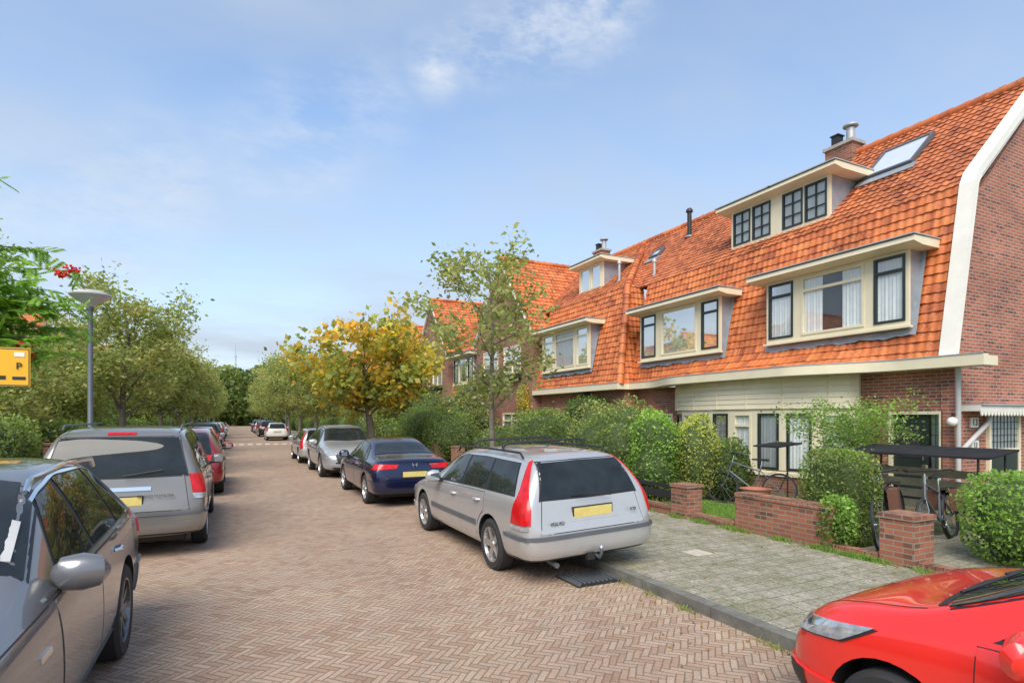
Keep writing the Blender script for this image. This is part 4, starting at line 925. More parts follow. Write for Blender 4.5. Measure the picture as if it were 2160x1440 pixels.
HATCH=[(0,.62,.4,.7,.75,.55),(.06,.8,.34,.85,.95,.65),(.2,.84,.28,.95,1.2,.64),(.5,.85,.25,.96,1.42,.6),(1.2,.86,.22,.94,1.49,.58),(1.8,.86,.22,.92,1.47,.58),(2.3,.86,.22,.9,1.33,.6),(2.75,.86,.22,.88,1.1,.68),(3.02,.855,.22,.86,.99,.76),(3.35,.85,.22,.81,.93,.73),(3.7,.80,.22,.70,.80,.66),(3.87,.7,.26,.58,.66,.54),(3.95,.54,.32,.5,.54,.42)]
REDH=[(0,.62,.4,.7,.75,.55),(.06,.8,.34,.85,.95,.65),(.2,.84,.28,.95,1.2,.64),(.5,.85,.25,.96,1.42,.6),(1.2,.86,.22,.94,1.49,.58),(1.9,.86,.22,.92,1.47,.58),(2.4,.86,.22,.9,1.34,.6),(2.9,.86,.22,.86,1.06,.68),(3.17,.86,.22,.82,.94,.74),(3.4,.855,.22,.78,.91,.72),(3.65,.83,.22,.71,.84,.69),(3.82,.76,.24,.62,.73,.61),(3.92,.64,.28,.53,.62,.5),(3.96,.5,.32,.48,.52,.42)]
def ex_wagon(e,bvh,P,L,W):
    rails(P,.60,.6,2.75,1.455,BLACK,.014,.02)
    for y in (1.15,2.1):
        P('roof_bar',lambda mb:(mb.tube([(-.61,y,1.46),(-.60,y,1.525),(-.54,y,1.56),(.54,y,1.56),(.60,y,1.525),(.61,y,1.46)],[.026,.024,.016,.016,.024,.026],BLACK,8),))
    P('tow_bar',lambda mb:(mb.tube([(0,.15,.3),(0,-.06,.27),(0,-.1,.33),(0,-.1,.38)],.02,METAL,8),mb.lathe([(.001,.05),(.02,.045),(.028,.025),(.02,.005)],(0,-.1,.37),'z',CHROME,12),mb.box(-.14,-.04,-.03,.03,.25,.33,BLACK)))
    for sd in 'LR': P('side_moulding',lambda mb:patch(mb,bvh,sd,[(1.45,.5),(3.3,.5)],[(1.45,.57),(3.3,.57)],.016,METAL,16,2))
    P('bumper_strip',lambda mb:patch(mb,bvh,('A',1.0,-1),[(-64,.53),(64,.53)],[(-64,.575),(64,.575)],.030,METAL,30,2))
    P('wiper',lambda mb:mb.tube([(.25,.03,.96),(-.22,.03,1.01)],.009,BLACK,6))
    P('plate_recess',lambda mb:patch(mb,bvh,'B',[(-.34,.70),(.34,.70)],[(-.34,.88),(.34,.88)],.008,PSILV,8,4))
    P('exhaust',lambda mb:mb.tube([(-.5,.4,.25),(-.5,.05,.22)],.03,METAL,10))
    text('VOLVO',.055,(-.5,.012,.70),RX,BLACK,e); text('V70',.055,(.55,.012,.76),RX,BLACK,e)
car('silver estate car with black roof bars half on pavement',(3.79,5.47,.03),0,WAGON,(1.03,3.79),.32,PSILV,
 [(.42,1.18,.62,1.25),(1.26,2.02,1.3,2.05),(2.10,2.98,2.12,2.62)],[(1.22,2.07),(2.08,3.12)],(3.28,.70,2.62,.56),(.97,1.35,.66,.54),.79,
 tl=[([(41,.70),(41,.88),(43,1.08),(44.5,1.38)],[(56,.70),(54,.88),(50,1.04),(48,1.36)],REDL),([(42,.645),(42,.69)],[(56,.645),(56,.69)],WHITEL)],hl=[([(22,.56),(24,.68)],[(50,.6),(50,.7)],WHITEL)],
 gate=(.60,1.42,.70,.56),extra=ex_wagon,roll=math.radians(-2.2))
def ex_mpv(e,bvh,P,L,W):
    P('brake_light',lambda mb:patch(mb,bvh,'B',[(-.16,1.66),(.16,1.66)],[(-.16,1.69),(.16,1.69)],.014,REDL,6,2))
    P('wiper',lambda mb:mb.tube([(.05,.03,1.13),(.5,.035,1.2)],.01,BLACK,6))
    P('tailgate_trim',lambda mb:patch(mb,bvh,'B',[(-.36,.93),(.36,.93)],[(-.36,.98),(.36,.98)],.016,CHROME,6,2))
    P('bumper_step',lambda mb:patch(mb,bvh,('A',1.0,-1),[(-60,.60),(60,.60)],[(-60,.63),(60,.63)],.034,METAL,30,2))
    text('GRAND VOYAGER',.05,(.42,.0,.86),RX,CHROME,e)
    for s in (-1,1): P('roof_rail',lambda mb:mb.tube([(s*.68,.5,1.73),(s*.68,.6,1.79),(s*.68,3,1.8),(s*.68,3.1,1.72)],.014,METAL,6))
car('grey beige minivan parked at kerb with tailgate closed',(-1.33,8.85,0),0,MPV,(1.05,4.08),.33,PGREY,
 [(.4,1.35,.5,1.38),(1.45,2.45,1.48,2.48),(2.55,3.55,2.58,3.15)],[(1.42,2.5),(2.52,3.75)],(4.1,.76,3.25,.62),(1.12,1.62,.78,.66),.80,
 tl=[([(42,.88),(42,1.13)],[(57,.86),(53,1.13)],REDL),([(42,.80),(42,.87)],[(57,.79),(57,.85)],WHITEL)],hl=[([(22,.6),(24,.74)],[(50,.64),(50,.74)],WHITEL)],
 gate=(.66,1.70,.80,.66),extra=ex_mpv,spokes=6)
def ex_sedan(e,bvh,P,L,W):
    text('ACCORD',.045,(.42,.02,.9),RX,CHROME,e)
    P('badge',lambda mb:(mb.tube([(-.05,.01,.93),(-.035,.0,.86)],.008,CHROME,6),mb.tube([(.05,.01,.93),(.035,.0,.86)],.008,CHROME,6),mb.tube([(-.04,.0,.895),(.04,.0,.895)],.008,CHROME,6)))
car('dark blue saloon car parked at kerb with red tail lights',(3.48,11.75,0),0,SEDAN,(.97,3.65),.32,PBLUE,
 [(1.0,1.2,1.33,1.45),(1.28,2.08,1.5,2.1),(2.16,3.0,2.18,2.62)],[(1.2,2.11),(2.13,3.15)],(3.3,.70,2.62,.54),(.78,1.3,.66,.52,'T'),.70,
 tl=[([(22,.82),(20,.90)],[(48,.80),(46,.92)],REDL)],hl=[([(22,.56),(24,.66)],[(50,.6),(50,.68)],WHITEL)],extra=ex_sedan)
def ex_suv(e,bvh,P,L,W):
    rails(P,.65,.7,2.4,1.55,CHROME,.017,.035)
    for sd in 'LR':
        bt=[(.5+i*.25,interp(SUVE,.5+i*.25,3)+.03) for i in range(11)]
        P('chrome_strip',lambda mb:patch(mb,bvh,sd,bt,[(y,z+.015) for y,z in bt],.012,CHROME,20,1))
        ys=[.92+i*.135 for i in range(12)]
        P('chrome_strip',lambda mb:patch(mb,bvh,sd,[(y,interp(SUVE,y,4)-.105) for y in ys],[(y,interp(SUVE,y,4)-.088) for y in ys],.010,CHROME,20,1))
        P('sill_cladding',lambda mb:patch(mb,bvh,sd,[(1.5,.27),(3.4,.27)],[(1.5,.38),(3.4,.38)],.012,BLACK,16,2))
        P('badge',lambda mb:patch(mb,bvh,sd,[(3.12,.80),(3.28,.80)],[(3.12,.83),(3.28,.83)],.008,CHROME,3,2))
        P('bonnet_shut_line',lambda mb:patch(mb,bvh,sd,[(3.0,.985),(3.8,.945),(4.3,.88)],[(3.0,.991),(3.8,.951),(4.3,.886)],.002,BLACK,14,1,.004))
    P('parking_sticker',lambda mb:patch(mb,bvh,'T',[(.52,2.46),(.62,2.44)],[(.51,2.38),(.61,2.36)],.012,AMBER,3,2))
    P('interior_sunblind',lambda mb:patch(mb,bvh,'T',[(-.72,2.92),(0,3.0),(.72,2.92)],[(-.68,2.62),(0,2.7),(.68,2.62)],.010,GUTM,12,3))
    P('wiper',lambda mb:patch(mb,bvh,'T',[(-.5,2.96),(.1,3.0)],[(-.5,2.945),(.1,2.985)],.022,BLACK,10,1))
car('dark grey electric suv with chrome window trim parked at kerb',(-1.69,6.47,0),math.pi,SUVE,(1.02,3.89),.365,PDG,
 [(.72,1.12,.92,1.2),(1.2,1.93,1.28,1.95),(2.01,2.72,2.03,2.34)],[(1.2,1.96),(1.98,2.92)],(3.0,.79,2.28,.65),(1.02,1.5,.68,.56),.75,rim=DALLOY,
 tl=[([(14,.88),(14,.96)],[(52,.86),(50,.98)],REDL)],hl=[([(20,.66),(22,.8)],[(52,.72),(52,.84)],WHITEL)],extra=ex_suv,mirror_y=2.76,spokes=10,lv=3,mir_out=.045)
SW_SUV=[(.72,1.12,.92,1.2),(1.2,2.08,1.28,2.1),(2.17,3.1,2.18,2.66)]
def ex_m(e,bvh,P,L,W):
    P('grille',lambda mb:patch(mb,bvh,('A',L-1.0,1),[(-26,.5),(26,.5)],[(-32,.74),(32,.74)],.016,BLACK,12,4)); P('grille_trim',lambda mb:patch(mb,bvh,('A',L-1.0,1),[(-30,.49),(30,.49)],[(-30,.52),(30,.52)],.024,CHROME,12,1))
    rails(P,.62,.75,2.7,1.57,METAL,.014,.03)
car('light silver suv parked facing the camera at kerb',(3.42,22.8,0),math.pi,SUV,(1.02,3.8),.36,PLS,SW_SUV,[(1.2,2.12),(2.14,3.3)],(3.4,.72,2.62,.58),(1.02,1.5,.68,.56),.75,
 tl=[([(14,.88),(14,.96)],[(52,.86),(50,.98)],REDL)],hl=[([(30,.72),(30,.80)],[(56,.74),(56,.86)],WHITEL)],extra=ex_m)
def ex_red(e,bvh,P,L,W):
    for s in (-1,1):
        P('bonnet_shut_line',lambda mb:patch(mb,bvh,'T',[(s*.68,3.1),(s*.64,3.5),(s*.54,3.78)],[(s*.686,3.1),(s*.646,3.5),(s*.546,3.78)],.002,BLACK,12,1,.004))
        P('fog_light',lambda mb:patch(mb,bvh,('A',L-1,1),[(s*36,.30),(s*36,.40)],[(s*46,.30),(s*46,.42)],.028,BLACK,6,4))
    P('scuttle_panel',lambda mb:patch(mb,bvh,'T',[(-.66,3.06),(0,3.16),(.66,3.06)],[(-.66,3.02),(0,3.11),(.66,3.02)],.006,BLACK,14,2))
    P('wiper',lambda mb:mb.tube([(-.45,3.06,1.0),(.02,2.96,1.075)],.008,BLACK,6)); P('wiper',lambda mb:mb.tube([(.1,3.10,1.0),(.55,2.93,1.07)],.008,BLACK,6))
    for s in (-1,1): P('headlight_bulb',lambda mb:patch(mb,bvh,('A',L-1,1),[(s*42,.67),(s*44,.72)],[(s*50,.70),(s*52,.75)],.018,CHROME,6,4))
car('bright red small hatchback car parked at kerb',(3.92,-1.42,.0),0,REDH,(.6,3.2),.30,PRED,[(.6,1.4,.75,1.4),(1.48,2.74,1.48,2.25)],[(1.45,2.82)],(3.0,.68,2.2,.54),(1.02,1.36,.6,.5),.75,
 tl=[([(30,.9),(30,1.1)],[(48,.9),(46,1.1)],REDL)],hl=[([(26,.58),(32,.69)],[(58,.68),(68,.80)],WHITEL)],extra=ex_red,roll=math.radians(-2),lv=3,mirror_y=2.56,mir_out=.10,mir_z=.06)
def simple(label,x,y,style,pt,rot=0,lv=2):
    if style=='h': return car(label,(x,y,0),rot,HATCH,(.6,3.15),.3,pt,[(.6,1.4,.75,1.4),(1.48,2.5,1.48,2.15)],[(1.45,2.7)],(2.82,.68,2.12,.54),(1.02,1.36,.6,.5),.72,tl=[([(36,.8),(36,1.1)],[(52,.8),(48,1.1)],REDL)],hl=[([(24,.60),(28,.70)],[(54,.64),(58,.76)],WHITEL)],detail=False,lv=lv)
    if style=='s': return car(label,(x,y,0),rot,SUV,(1.02,3.8),.35,pt,SW_SUV,[(1.2,2.12),(2.14,3.3)],(3.4,.72,2.62,.58),(1.02,1.5,.68,.56),.7,tl=[([(22,.86),(22,1.0)],[(52,.86),(50,1.0)],REDL)],hl=[([(30,.70),(30,.80)],[(56,.72),(56,.84)],WHITEL)],detail=False,lv=lv)
    return car(label,(x,y,0),rot,WAGON,(1.03,3.79),.32,pt,[(.42,1.18,.62,1.25),(1.26,2.02,1.3,2.05),(2.10,2.98,2.12,2.62)],[(1.22,2.07),(2.08,3.12)],(3.28,.70,2.62,.56),(.97,1.36,.66,.54),.72,tl=[([(40,.64),(43,1.36)],[(56,.64),(50,1.36)],REDL)],hl=[([(22,.56),(24,.68)],[(50,.6),(50,.7)],WHITEL)],detail=False,lv=lv)
simple('dark red suv parked in row with red tail lights',-1.12,15.2,'s',PDRED)
simple('beige silver hatchback parked in row',-1.45,20.6,'h',PGREY); simple('dark red hatchback parked in row',-1.4,25.4,'h',PDRED)
simple('silver estate parked in row',-1.45,30.2,'w',PLS); simple('dark suv parked in row',-1.4,36,'s',PBLK); simple('white hatchback parked in row',-1.4,50,'h',PWHITE); simple('dark red hatchback parked in row',-1.4,56,'h',PDRED); simple('silver estate parked in row',-1.4,62,'w',PSILV)
simple('silver estate car parked behind suv',3.35,24.2,'w',PSILV,0); simple('white small hatchback parked with rear visible',3.3,50,'h',PWHITE)
simple('dark suv parked in row',3.2,60,'s',PBLK); simple('dark blue hatchback parked in row',3.2,67,'h',PBLUE); simple('silver estate parked in row',3.2,74,'w',PLS); simple('dark suv parked in row',3.2,82,'s',PBLK)
# ------------------------------------------------------------ street furniture
def lamp(x,y,h=4.7,label='tall grey street lamp with shallow dish shade on pavement'):
    e=thing('street_lamp',label,'street lamp',(x,y,.1),'street lamps along the pavement')
    mb=MB(); mb.tube([(0,0,0),(0,0,1.0),(0,0,1.02),(0,0,h-.3)],[.07,.07,.055,.05],METAL,14); mb.obj('post',e,True,True)
    mb=MB(); mb.lathe([(.05,-.27),(.075,-.24),(.12,-.20),(.34,-.06),(.375,-.03)],(0,0,h),'z',LAMPG,32); mb.obj('lamp_shade',e,True,True)
    mb=MB(); mb.lathe([(.377,-.035),(.39,-.01),(.38,.025),(.24,.08),(.001,.10)],(0,0,h),'z',GUTM,32); mb.tube([(0,0,-.0+h-.33),(0,0,h-.2)],.065,METAL,12); mb.obj('lamp_cap',e,True,True)
lamp(-2.76,15.1,4.45); lamp(-2.9,58); lamp(4.9,62)
e=thing('road_sign','yellow temporary parking notice sign on grey post','sign',(-2.75,9.9,.1))
mb=MB(); mb.tube([(-.2,0,0),(-.2,0,2.75)],.03,ZINC,10); mb.obj('post',e,True,True)
mb=MB(); mb.box(-.46,.28,-.05,-.035,2.22,2.74,SIGNY)
for a in ((-.45,.27,2.23,2.238),(-.45,.27,2.72,2.728),(-.45,-.442,2.238,2.72),(.262,.27,2.238,2.72)): mb.box(a[0],a[1],-.056,-.0505,a[2],a[3],BLACK)
mb.box(.11,.22,-.056,-.0505,2.62,2.68,WHITE); mb.box(.09,.23,-.056,-.0505,2.31,2.35,BLACK); mb.box(-.32,.02,-.056,-.0505,2.31,2.36,BLACK); mb.obj('sign_panel',e,False,True)
text('P',.13,(.16,-.06,2.49),RX,BLACK,e)
e=thing('road_sign','small blue square street sign on thin post','sign',(-3.0,36,.1)); mb=MB(); mb.tube([(0,0,0),(0,0,2.5)],.03,ZINC,8); mb.obj('post',e,True,True); mb=MB(); mb.box(-.3,.3,-.05,-.035,2.0,2.5,pm('blue_sign',(.02,.16,.6),.4)); mb.prism([(-.1,2.1),(.12,2.25),(-.1,2.4)],.0,.01,WHITE); mb.V=[(v[0],-.055,v[1]) if i>=8 else v for i,v in enumerate(mb.V)]; mb.obj('sign_panel',e,False,True)
mb=MB(); H=52
for k in range(3):
    a=k*2.094; mb.tube([(1.4*math.cos(a),1.4*math.sin(a),0),(.4*math.cos(a),.4*math.sin(a),H*.8),(.1*math.cos(a),.1*math.sin(a),H)],[.22,.15,.08],GUTM,5)
for i in range(14):
    z=H*.06*i; r_=1.4-1.0*z/(H*.8) if z<H*.8 else .3
    for k in range(3):
        a,b=k*2.094,(k+1)*2.094; mb.tube([(r_*math.cos(a),r_*math.sin(a),z),(r_*.92*math.cos(b),r_*.92*math.sin(b),z+H*.06)],.08,GUTM,4)
for z in (34,38,44): mb.lathe([(1.1,0),(1.1,.5)],(0,0,z),'z',GUTM,10)
o=mb.obj('radio_mast'); o.location=(2,440,0); tag(o,'tall thin lattice radio mast beyond the trees','mast')
# ------------------------------------------------------------ vegetation
tree('slender young street tree with sparse green crown on pavement',(4.75,10.5,.1),5.3,.075,2.8,2.3,20,22,.11,G2,11,sub=3,lean=(-.1,.1),sig=.055,trunk_top=.9)
tree('broad street tree with yellowing autumn leaves',(4.8,22,.1),6.8,.20,5.6,2.3,22,30,.23,GY,12,sub=4,lean=(-.2,.2),sig=.05,trunk_top=.6,mixl=.2,aspect=.75)
T3=tree('green street tree with rounded crown on pavement',(4.8,38.5,.1),6.2,.12,4.2,2.3,18,42,.17,G2,13,sub=4)
T4=tree('green street tree with airy crown on pavement',(-3.2,22.2,.1),6.6,.13,3.9,2.1,22,38,.14,G2,14,sub=4,sig=.062)
T5=tree('green street tree beside garden hedge',(-3.3,34,.1),6.6,.13,4.0,2.1,20,40,.17,G2,15,sub=4,sig=.065)
rng=random.Random(3)
for i,yy in enumerate((48,58,69,81,94,108,124)): copy_tree((T3,T5)[i%2],(4.9+rng.uniform(-.2,.2),yy,.1),i*1.3,1.05+rng.uniform(-.05,.2))
for i,yy in enumerate((45,56,67,79,93,108,124)): copy_tree((T5,T3)[i%2],(-3.3+rng.uniform(-.2,.2),yy,.1),i*1.7,1.0+rng.uniform(0,.2))
GT=tree('dense green garden tree behind hedge',(-7.0,29,.1),5.2,.14,4.4,1.0,20,50,.16,G2,16,sub=4,name='garden_tree',group='garden trees')
GT2=tree('dense olive green garden tree behind hedge',(-6.3,20.5,.1),4.3,.10,3.6,.8,20,52,.13,G2,17,sub=4,name='garden_tree',group='garden trees')
for i,(x,yy,s) in enumerate(((-8.5,36,1.1),(-6.2,42,1.25),(-8,50,1.35),(-6,59,1.2),(-8,70,1.5),(-5.8,25.5,1.1),(-7,82,1.4),(-7,97,1.6),(9,58,1.1),(8.8,72,1.1),(9,88,1.3),(8.5,104,1.5),(8.6,33,.8),(8.8,42,.9))): copy_tree((GT,GT2)[i%2],(x,yy,.1),i*2.1,s)
rw=tree('rowan tree with feathery leaves and red berries beside pavement',(-4.1,10.9,.1),5.1,.09,3.0,2.3,18,30,.085,GB,31,sub=4,name='rowan_tree',group=None,sig=.05)
def berries(parent,cs,n=34):
    r=random.Random(5)
    for c in cs:
        mb=MB()
        for _ in range(n):
            p=(c[0]+r.gauss(0,.04),c[1]+r.gauss(0,.04),c[2]+r.gauss(0,.03)); mb.lathe([(.001,.02),(.018,.008),(.018,-.008),(.001,-.02)],p,'z',REDB,6)
        mb.obj('berry_cluster',parent,True,True)
REDB=pm('red_berries',(.7,.03,.015),.3)
berries(rw,[(1.9,-.12,4.05),(1.78,-.2,3.98),(1.35,-.4,2.85),(1.45,-.5,2.72)])
def feather(parent,a,b,n,rngs):
    rng=np.random.default_rng(rngs); mb=MB(); a=Vector(a);b=Vector(b); mb.tube([a,a.lerp(b,.5)+Vector((0,0,.12)),b],[.014,.009,.004],BARK,5); mb.obj('branch',parent,True,True)
    Vs=[]
    for i in range(n):
        t0=(i+1)/n; o=a.lerp(b,t0)+Vector((0,0,.12*math.sin(math.pi*t0))); d=Vector(rng.normal(size=3)); d.z=d.z*.4-.25; d.normalize(); e2=o+d*.26; sd=d.cross(Vector((0,0,1))).normalized()
        up=Vector(rng.normal(size=3))*.25; sd=(sd+up).normalized()
        for k in range(8):
            q=o.lerp(e2,(k+1)/8)
            for s in (-1,1):
                t=(d*.5+sd*s).normalized(); w=d*.021; Vs+= [q,q+t*.045+w,q+t*.10-Vector((0,0,.02)),q+t*.045-w]
    V=np.array([tuple(v) for v in Vs]); T=np.tile(np.array([[.24,.40,.085]]),(len(V),1))*np.repeat(rng.uniform(.6,1.4,len(V)//4),4)[:,None]
    me=npquads('leaves',V,T,LEAF); o=bpy.data.objects.new('leaves',me); COL.objects.link(o); par(o,parent,True)
fr=random.Random(8)
ends=[(2.0,-.1,4.05),(1.75,.2,3.2),(1.65,-.3,2.75),(1.0,-.2,5.3),(1.5,.3,4.4),(1.85,-.4,3.5)]+[(fr.uniform(1.0,2.0),fr.uniform(-.6,.5),fr.uniform(2.5,3.9)) for _ in range(20)]
for i,b in enumerate(ends): feather(rw,(.3,0,min(4.3,max(2.6,b[2]-.3))),b,26,i)
bush('clipped block hedge rising behind brick garden wall',(7.85,5.28,.76),(.55,1.0,1.32),8500,.042,G1,41,5,'hedge','hedge',lump=.05,shell=.2)
bush('ivy covering end of brick garden wall',(7.42,5.0,.45),(.42,.5,.75),2600,.055,GB,42,3,'ivy','ivy',core=False,shell=.7)
bush('bright green rounded shrub spilling over brick pier',(8.95,3.35,.66),(1.9,1.5,1.12),10000,.052,GB,43,2.6,lump=.15)
bush('large loose green shrub behind plank fence',(8.6,11.4,1.12),(1.8,2.8,2.0),11000,.07,G1,44,2.4,lump=.3,shell=.45)
bush('leafy green shrub beside lawn',(8.3,9.8,1.05),(1.2,1.3,1.9),7000,.062,GB,45,2.4,lump=.25,shell=.45)
bush('yellow green rounded shrub beside lawn',(9.0,9.3,1.08),(1.0,.9,1.8),4800,.055,GL,46,2.6)
bush('dark green shrub below bay window',(9.7,9.05,.75),(1.0,.9,1.3),4500,.062,GD,47,2.4,lump=.2)
bush('clipped green garden hedge above brick edging',(8.3,14.9,1.12),(1.4,2.6,1.9),9000,.07,G1,48,4,'hedge','hedge')
bush('low green shrub behind garden edging',(8.0,17.4,.85),(1.2,1.9,1.5),4500,.08,GD,49,3)
bush('round clipped green bush behind brick piers',(8.1,22.2,1.1),(2.0,2.3,2.1),8000,.07,G1,50,2.6,'hedge','hedge')
bush('tall clipped green hedge in front garden',(8.2,26.3,1.2),(1.9,3.0,2.3),8000,.08,G1,51,4,'hedge','hedge')
bush('climbing plant on house wall under eave',(11.5,17.3,2.1),(.7,2.6,1.2),3500,.09,GD,52,3,'climbing_plant','climber',lump=.3)
bush('tall leafy shrub in front garden',(9.2,13.2,1.15),(1.5,1.5,2.1),4500,.08,G2,53,2.4,lump=.35,shell=.5)
bush('tall shrub before gabled house',(9.8,24.5,1.7),(2.2,2.6,3.3),6500,.11,G2,54,2.4,lump=.3,shell=.5)
bush('tall garden shrub before gabled house',(9.5,30.5,1.8),(2.4,3.4,3.5),6500,.12,G1,55,2.4,lump=.3,shell=.5)
bush('small flowering climber with orange berries on brick wall',(11.15,21.6,2.4),(.4,1.2,2.0),1500,.09,GY,56,2.4,core=False,shell=.9)
r=tree('arching green rose bush in front of porch',(10.6,6.85,.1),2.35,.03,2.2,1.2,14,30,.06,GB,57,sub=4,name='rose_bush',group=None,sig=.06)
for i,yy in enumerate((33,38.5,44,50,56,63,70,78,86)):
    bush('garden hedge along pavement',(8.2,yy,1.0),(1.6,5.2,1.7),3500,.13,(G1,GD)[i%2],60+i,4,'hedge','hedge','garden hedges')
bush('dense green hedge beside pavement behind parked cars',(-4.9,12.3,1.0),(1.3,4.5,1.85),9000,.085,GB,80,4,'hedge','hedge','garden hedges')
bush('dense green hedge beside pavement behind parked cars',(-5.0,16.8,1.0),(1.3,4.2,1.85),9000,.085,G1,81,4,'hedge','hedge','garden hedges')
for i,yy in enumerate((22.5,27,32,37,43,49,56,64,72,82)):
    bush('garden hedge along pavement',(-5.0,yy,.95),(1.4,4.6+i*.3,1.6+.2*(i%3)),4500 if i<4 else 2500,.11,(G1,GB,GD)[i%3],90+i,4,'hedge','hedge','garden hedges')
for i,(x,yy,s,h) in enumerate(((-7.5,15,3.2,2.7),(-7.2,24,3,2.8),(-7,31,3,3),(-8,38,4,3.4),(-9,19,3,3.2))):
    bush('tall loose garden shrub behind hedge',(x,yy,h/2),(s,s,h),6500,.12,(G1,G2,GL)[i%3],110+i,2.4,lump=.3,shell=.5)
rg=np.random.default_rng(9); Ps=[];Cs=[]
for i in range(46):
    c=np.array([rg.uniform(-45,40),rg.uniform(135,175),0]); h=rg.uniform(9,15); s=rg.uniform(4,6)
    n=1500; D=rg.normal(size=(n,3)); D/=np.linalg.norm(D,axis=1)[:,None]; q=D*np.array([s,s,h*.5])*(1-.3*rg.uniform(0,1,n)[:,None]**2)+c+np.array([0,0,h*.52])
    Ps.append(q); Cs.append(pal_pick((G1,GD,G2)[i%3],n,rg)*rg.uniform(.6,1.2,n)[:,None]*rg.uniform(1.0,1.3))
P_=np.vstack(Ps);C_=np.vstack(Cs); me=npquads('far_woodland',leafquads(P_,.9,rg,1,.8),np.repeat(C_,4,axis=0),LEAF); o=bpy.data.objects.new('far_woodland',me); COL.objects.link(o); o['kind']='stuff'; o['label']='distant mass of green trees closing the street'
rg=np.random.default_rng(4); n=1800
x=np.concatenate([3.9-np.abs(rg.normal(0,.35,n//3)),rg.uniform(4.25,7.2,n//3),7.2-np.abs(rg.normal(0,.12,n//3))]); yv=rg.uniform(2,26,len(x)); z=np.where(x>4.2,.112,.014)
P_=np.stack([x,yv,z],1); V=leafquads(P_,.045,rg,.05,.6); V[:,2]=np.repeat(z,4)+rg.uniform(0,.006,len(V)); me=npquads('fallen_leaves',V,np.repeat(pal_pick([((.5,.36,.08),2),((.36,.21,.07),2),((.25,.25,.08),1)],len(P_),rg),4,axis=0),LEAF); o=bpy.data.objects.new('fallen_leaves',me); COL.objects.link(o); o['kind']='stuff'; o['label']='scattered fallen autumn leaves on pavement and gutter'
def grass(xs,ys,zb,h,name,label,seed,pal=GB):
    rg=np.random.default_rng(seed); n=len(xs); b=np.stack([xs,ys,np.full(n,zb)],1); a=rg.uniform(0,6.3,n); w=np.stack([np.cos(a),np.sin(a),np.zeros(n)],1)*.006; t=np.stack([rg.normal(0,.03,n),rg.normal(0,.03,n),h*rg.uniform(.4,1.2,n)],1)
    V=np.empty((n,4,3)); V[:,0]=b-w;V[:,1]=b+w;V[:,2]=b+t+w*.2;V[:,3]=b+t-w*.2
    me=npquads(name,V.reshape(-1,3),np.repeat(pal_pick(pal,n,rg),4,axis=0),LEAF); o=bpy.data.objects.new(name,me); COL.objects.link(o); o['kind']='stuff'; o['label']=label
cy=rg.uniform(3.5,16,60); ix=rg.integers(0,60,5000)
grass(7.22-np.abs(rg.normal(0,.05,5000)),cy[ix]+rg.normal(0,.1,5000),.1,.07,'weeds','weeds growing along foot of garden wall',5)
grass(rg.uniform(7.5,8.9,14000),rg.uniform(6.9,9.0,14000),.125,.07,'lawn_grass','short green lawn grass',6)
cy=rg.uniform(2,20,50); ix=rg.integers(0,50,1500); grass(4.03-np.abs(rg.normal(0,.03,1500)),cy[ix]+rg.normal(0,.07,1500),.004,.04,'kerb_weeds','small weeds growing along kerb',7,G2)
# ------------------------------------------------------------ sky, sun, camera
el=math.radians(48); az=math.atan2(-.60,-.80)
w=bpy.data.worlds.new('World'); scene.world=w; w.use_nodes=True; nt=w.node_tree; nt.nodes.clear()
out=nt.nodes.new('ShaderNodeOutputWorld'); bg=nt.nodes.new('ShaderNodeBackground'); nt.links.new(bg.outputs[0],out.inputs[0])
sky=nt.nodes.new('ShaderNodeTexSky'); sky.sky_type='NISHITA'; sky.sun_disc=False; sky.sun_elevation=el; sky.sun_rotation=az; sky.air_density=1.1; sky.dust_density=.8; sky.ozone_density=1.6
tc=nd(nt,'ShaderNodeTexCoord'); gen=tc.outputs['Generated']; sp=nd(nt,'ShaderNodeSeparateXYZ',None,Vector=gen)
zz=MA(nt,'ADD',MA(nt,'MAXIMUM',sp.outputs[2],0.0),.18)
cb=nd(nt,'ShaderNodeCombineXYZ',None,X=MA(nt,'DIVIDE',sp.outputs[0],zz),Y=MA(nt,'DIVIDE',sp.outputs[1],zz),Z=1.7)
mp=nd(nt,'ShaderNodeMapping',None,Vector=cb.outputs[0]); mp.inputs['Rotation'].default_value=(0,0,.5); mp.inputs['Scale'].default_value=(.8,1.3,1)
n1=noise(nt,mp.outputs[0],1.1,7,.55)
cl=ramp(nt,n1,[(.34,.02),(.55,.34),(.75,.75)])
mp2=nd(nt,'ShaderNodeMapping',None,Vector=gen); mp2.inputs['Rotation'].default_value=(0,0,.9); mp2.inputs['Scale'].default_value=(7,13,19)
n2=noise(nt,mp2.outputs[0],1.0,9,.66)
wz_=ramp(nt,n2,[(.40,0.0),(.66,1.0)])
wisp=None
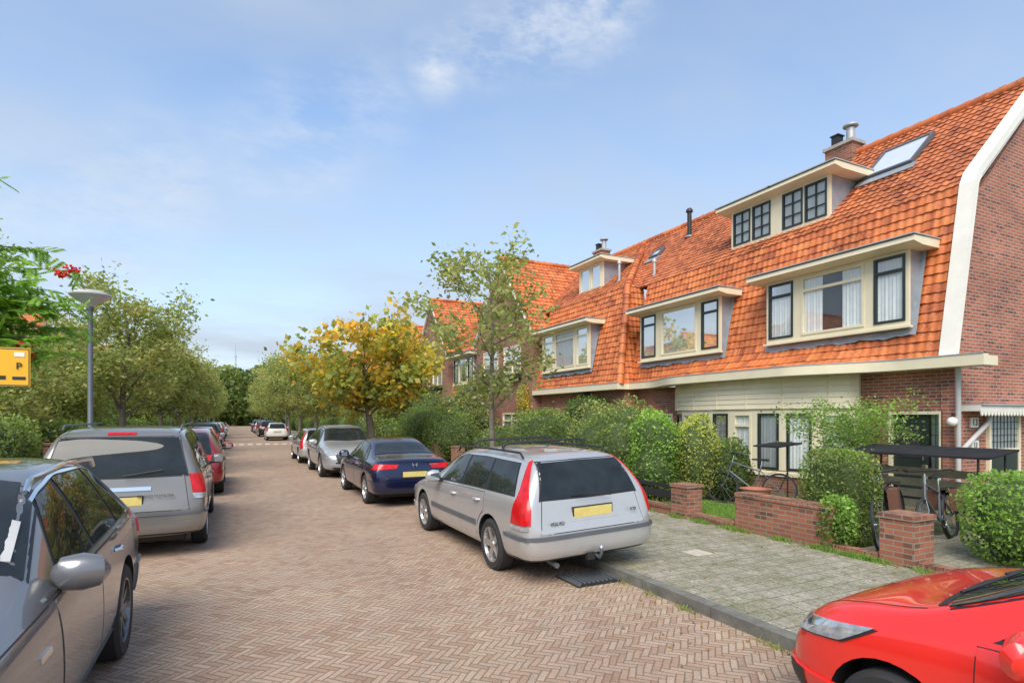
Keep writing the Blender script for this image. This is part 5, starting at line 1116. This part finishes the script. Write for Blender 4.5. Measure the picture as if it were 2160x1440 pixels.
for d,r_,st in (((.46,.68,.60),.09,.95),((.42,.715,.58),.08,.95),((.394,.727,.565),.07,.95),((.33,.77,.545),.06,.85),((.272,.808,.52),.05,.8),((.18,.86,.47),.08,.4),((.10,.905,.42),.10,.5),((.03,.92,.39),.08,.4),((-.095,.938,.333),.09,.5),((-.16,.95,.26),.12,.5),((-.25,.93,.25),.12,.4)):
    v=Vector(d).normalized(); dn=nd(nt,'ShaderNodeVectorMath',{'operation':'DISTANCE'}); nt.links.new(gen,dn.inputs[0]); dn.inputs[1].default_value=v
    mr=nd(nt,'ShaderNodeMapRange',{'interpolation_type':'SMOOTHSTEP'},Value=dn.outputs['Value']); mr.inputs[1].default_value=0; mr.inputs[2].default_value=r_*1.35; mr.inputs[3].default_value=st; mr.inputs[4].default_value=0
    wisp=mr.outputs[0] if wisp is None else MA(nt,'MAXIMUM',wisp,mr.outputs[0])
wp=MA(nt,'MULTIPLY',wisp,wz_)
hz=ramp(nt,sp.outputs[2],[(0.0,.84),(.10,.66),(.25,.32),(.5,.04)])
f=MA(nt,'MINIMUM',MA(nt,'ADD',cl,hz),.96)
hs_=nd(nt,'ShaderNodeHueSaturation',None,Saturation=1.04,Value=1.72,Color=sky.outputs[0])
c=mixc(nt,'MIX',f,hs_.outputs[0],(3.85,4.45,5.3))
c=mixc(nt,'MIX',MA(nt,'MINIMUM',wp,.85),c,(5.7,6.0,6.4))
nt.links.new(c,bg.inputs[0]); bg.inputs[1].default_value=.15
sun=bpy.data.lights.new('sun','SUN'); sun.energy=4.0; sun.angle=math.radians(42); sun.color=(1,.93,.83); so=bpy.data.objects.new('sun',sun); COL.objects.link(so)
sd=Vector((math.sin(az)*math.cos(el),math.cos(az)*math.cos(el),math.sin(el))); so.rotation_euler=sd.to_track_quat('Z','Y').to_euler(); so.location=(0,0,30)
cam=bpy.data.cameras.new('camera'); co=bpy.data.objects.new('camera',cam); COL.objects.link(co); scene.camera=co
cam.lens=20; cam.sensor_width=36; cam.shift_y=160/2160; cam.clip_start=.05; cam.clip_end=3000
co.location=(0,0,1.9); co.rotation_euler=(math.radians(90),0,-math.radians(26.18))
scene.view_settings.view_transform='Standard'; scene.view_settings.look='None'; scene.view_settings.exposure=0
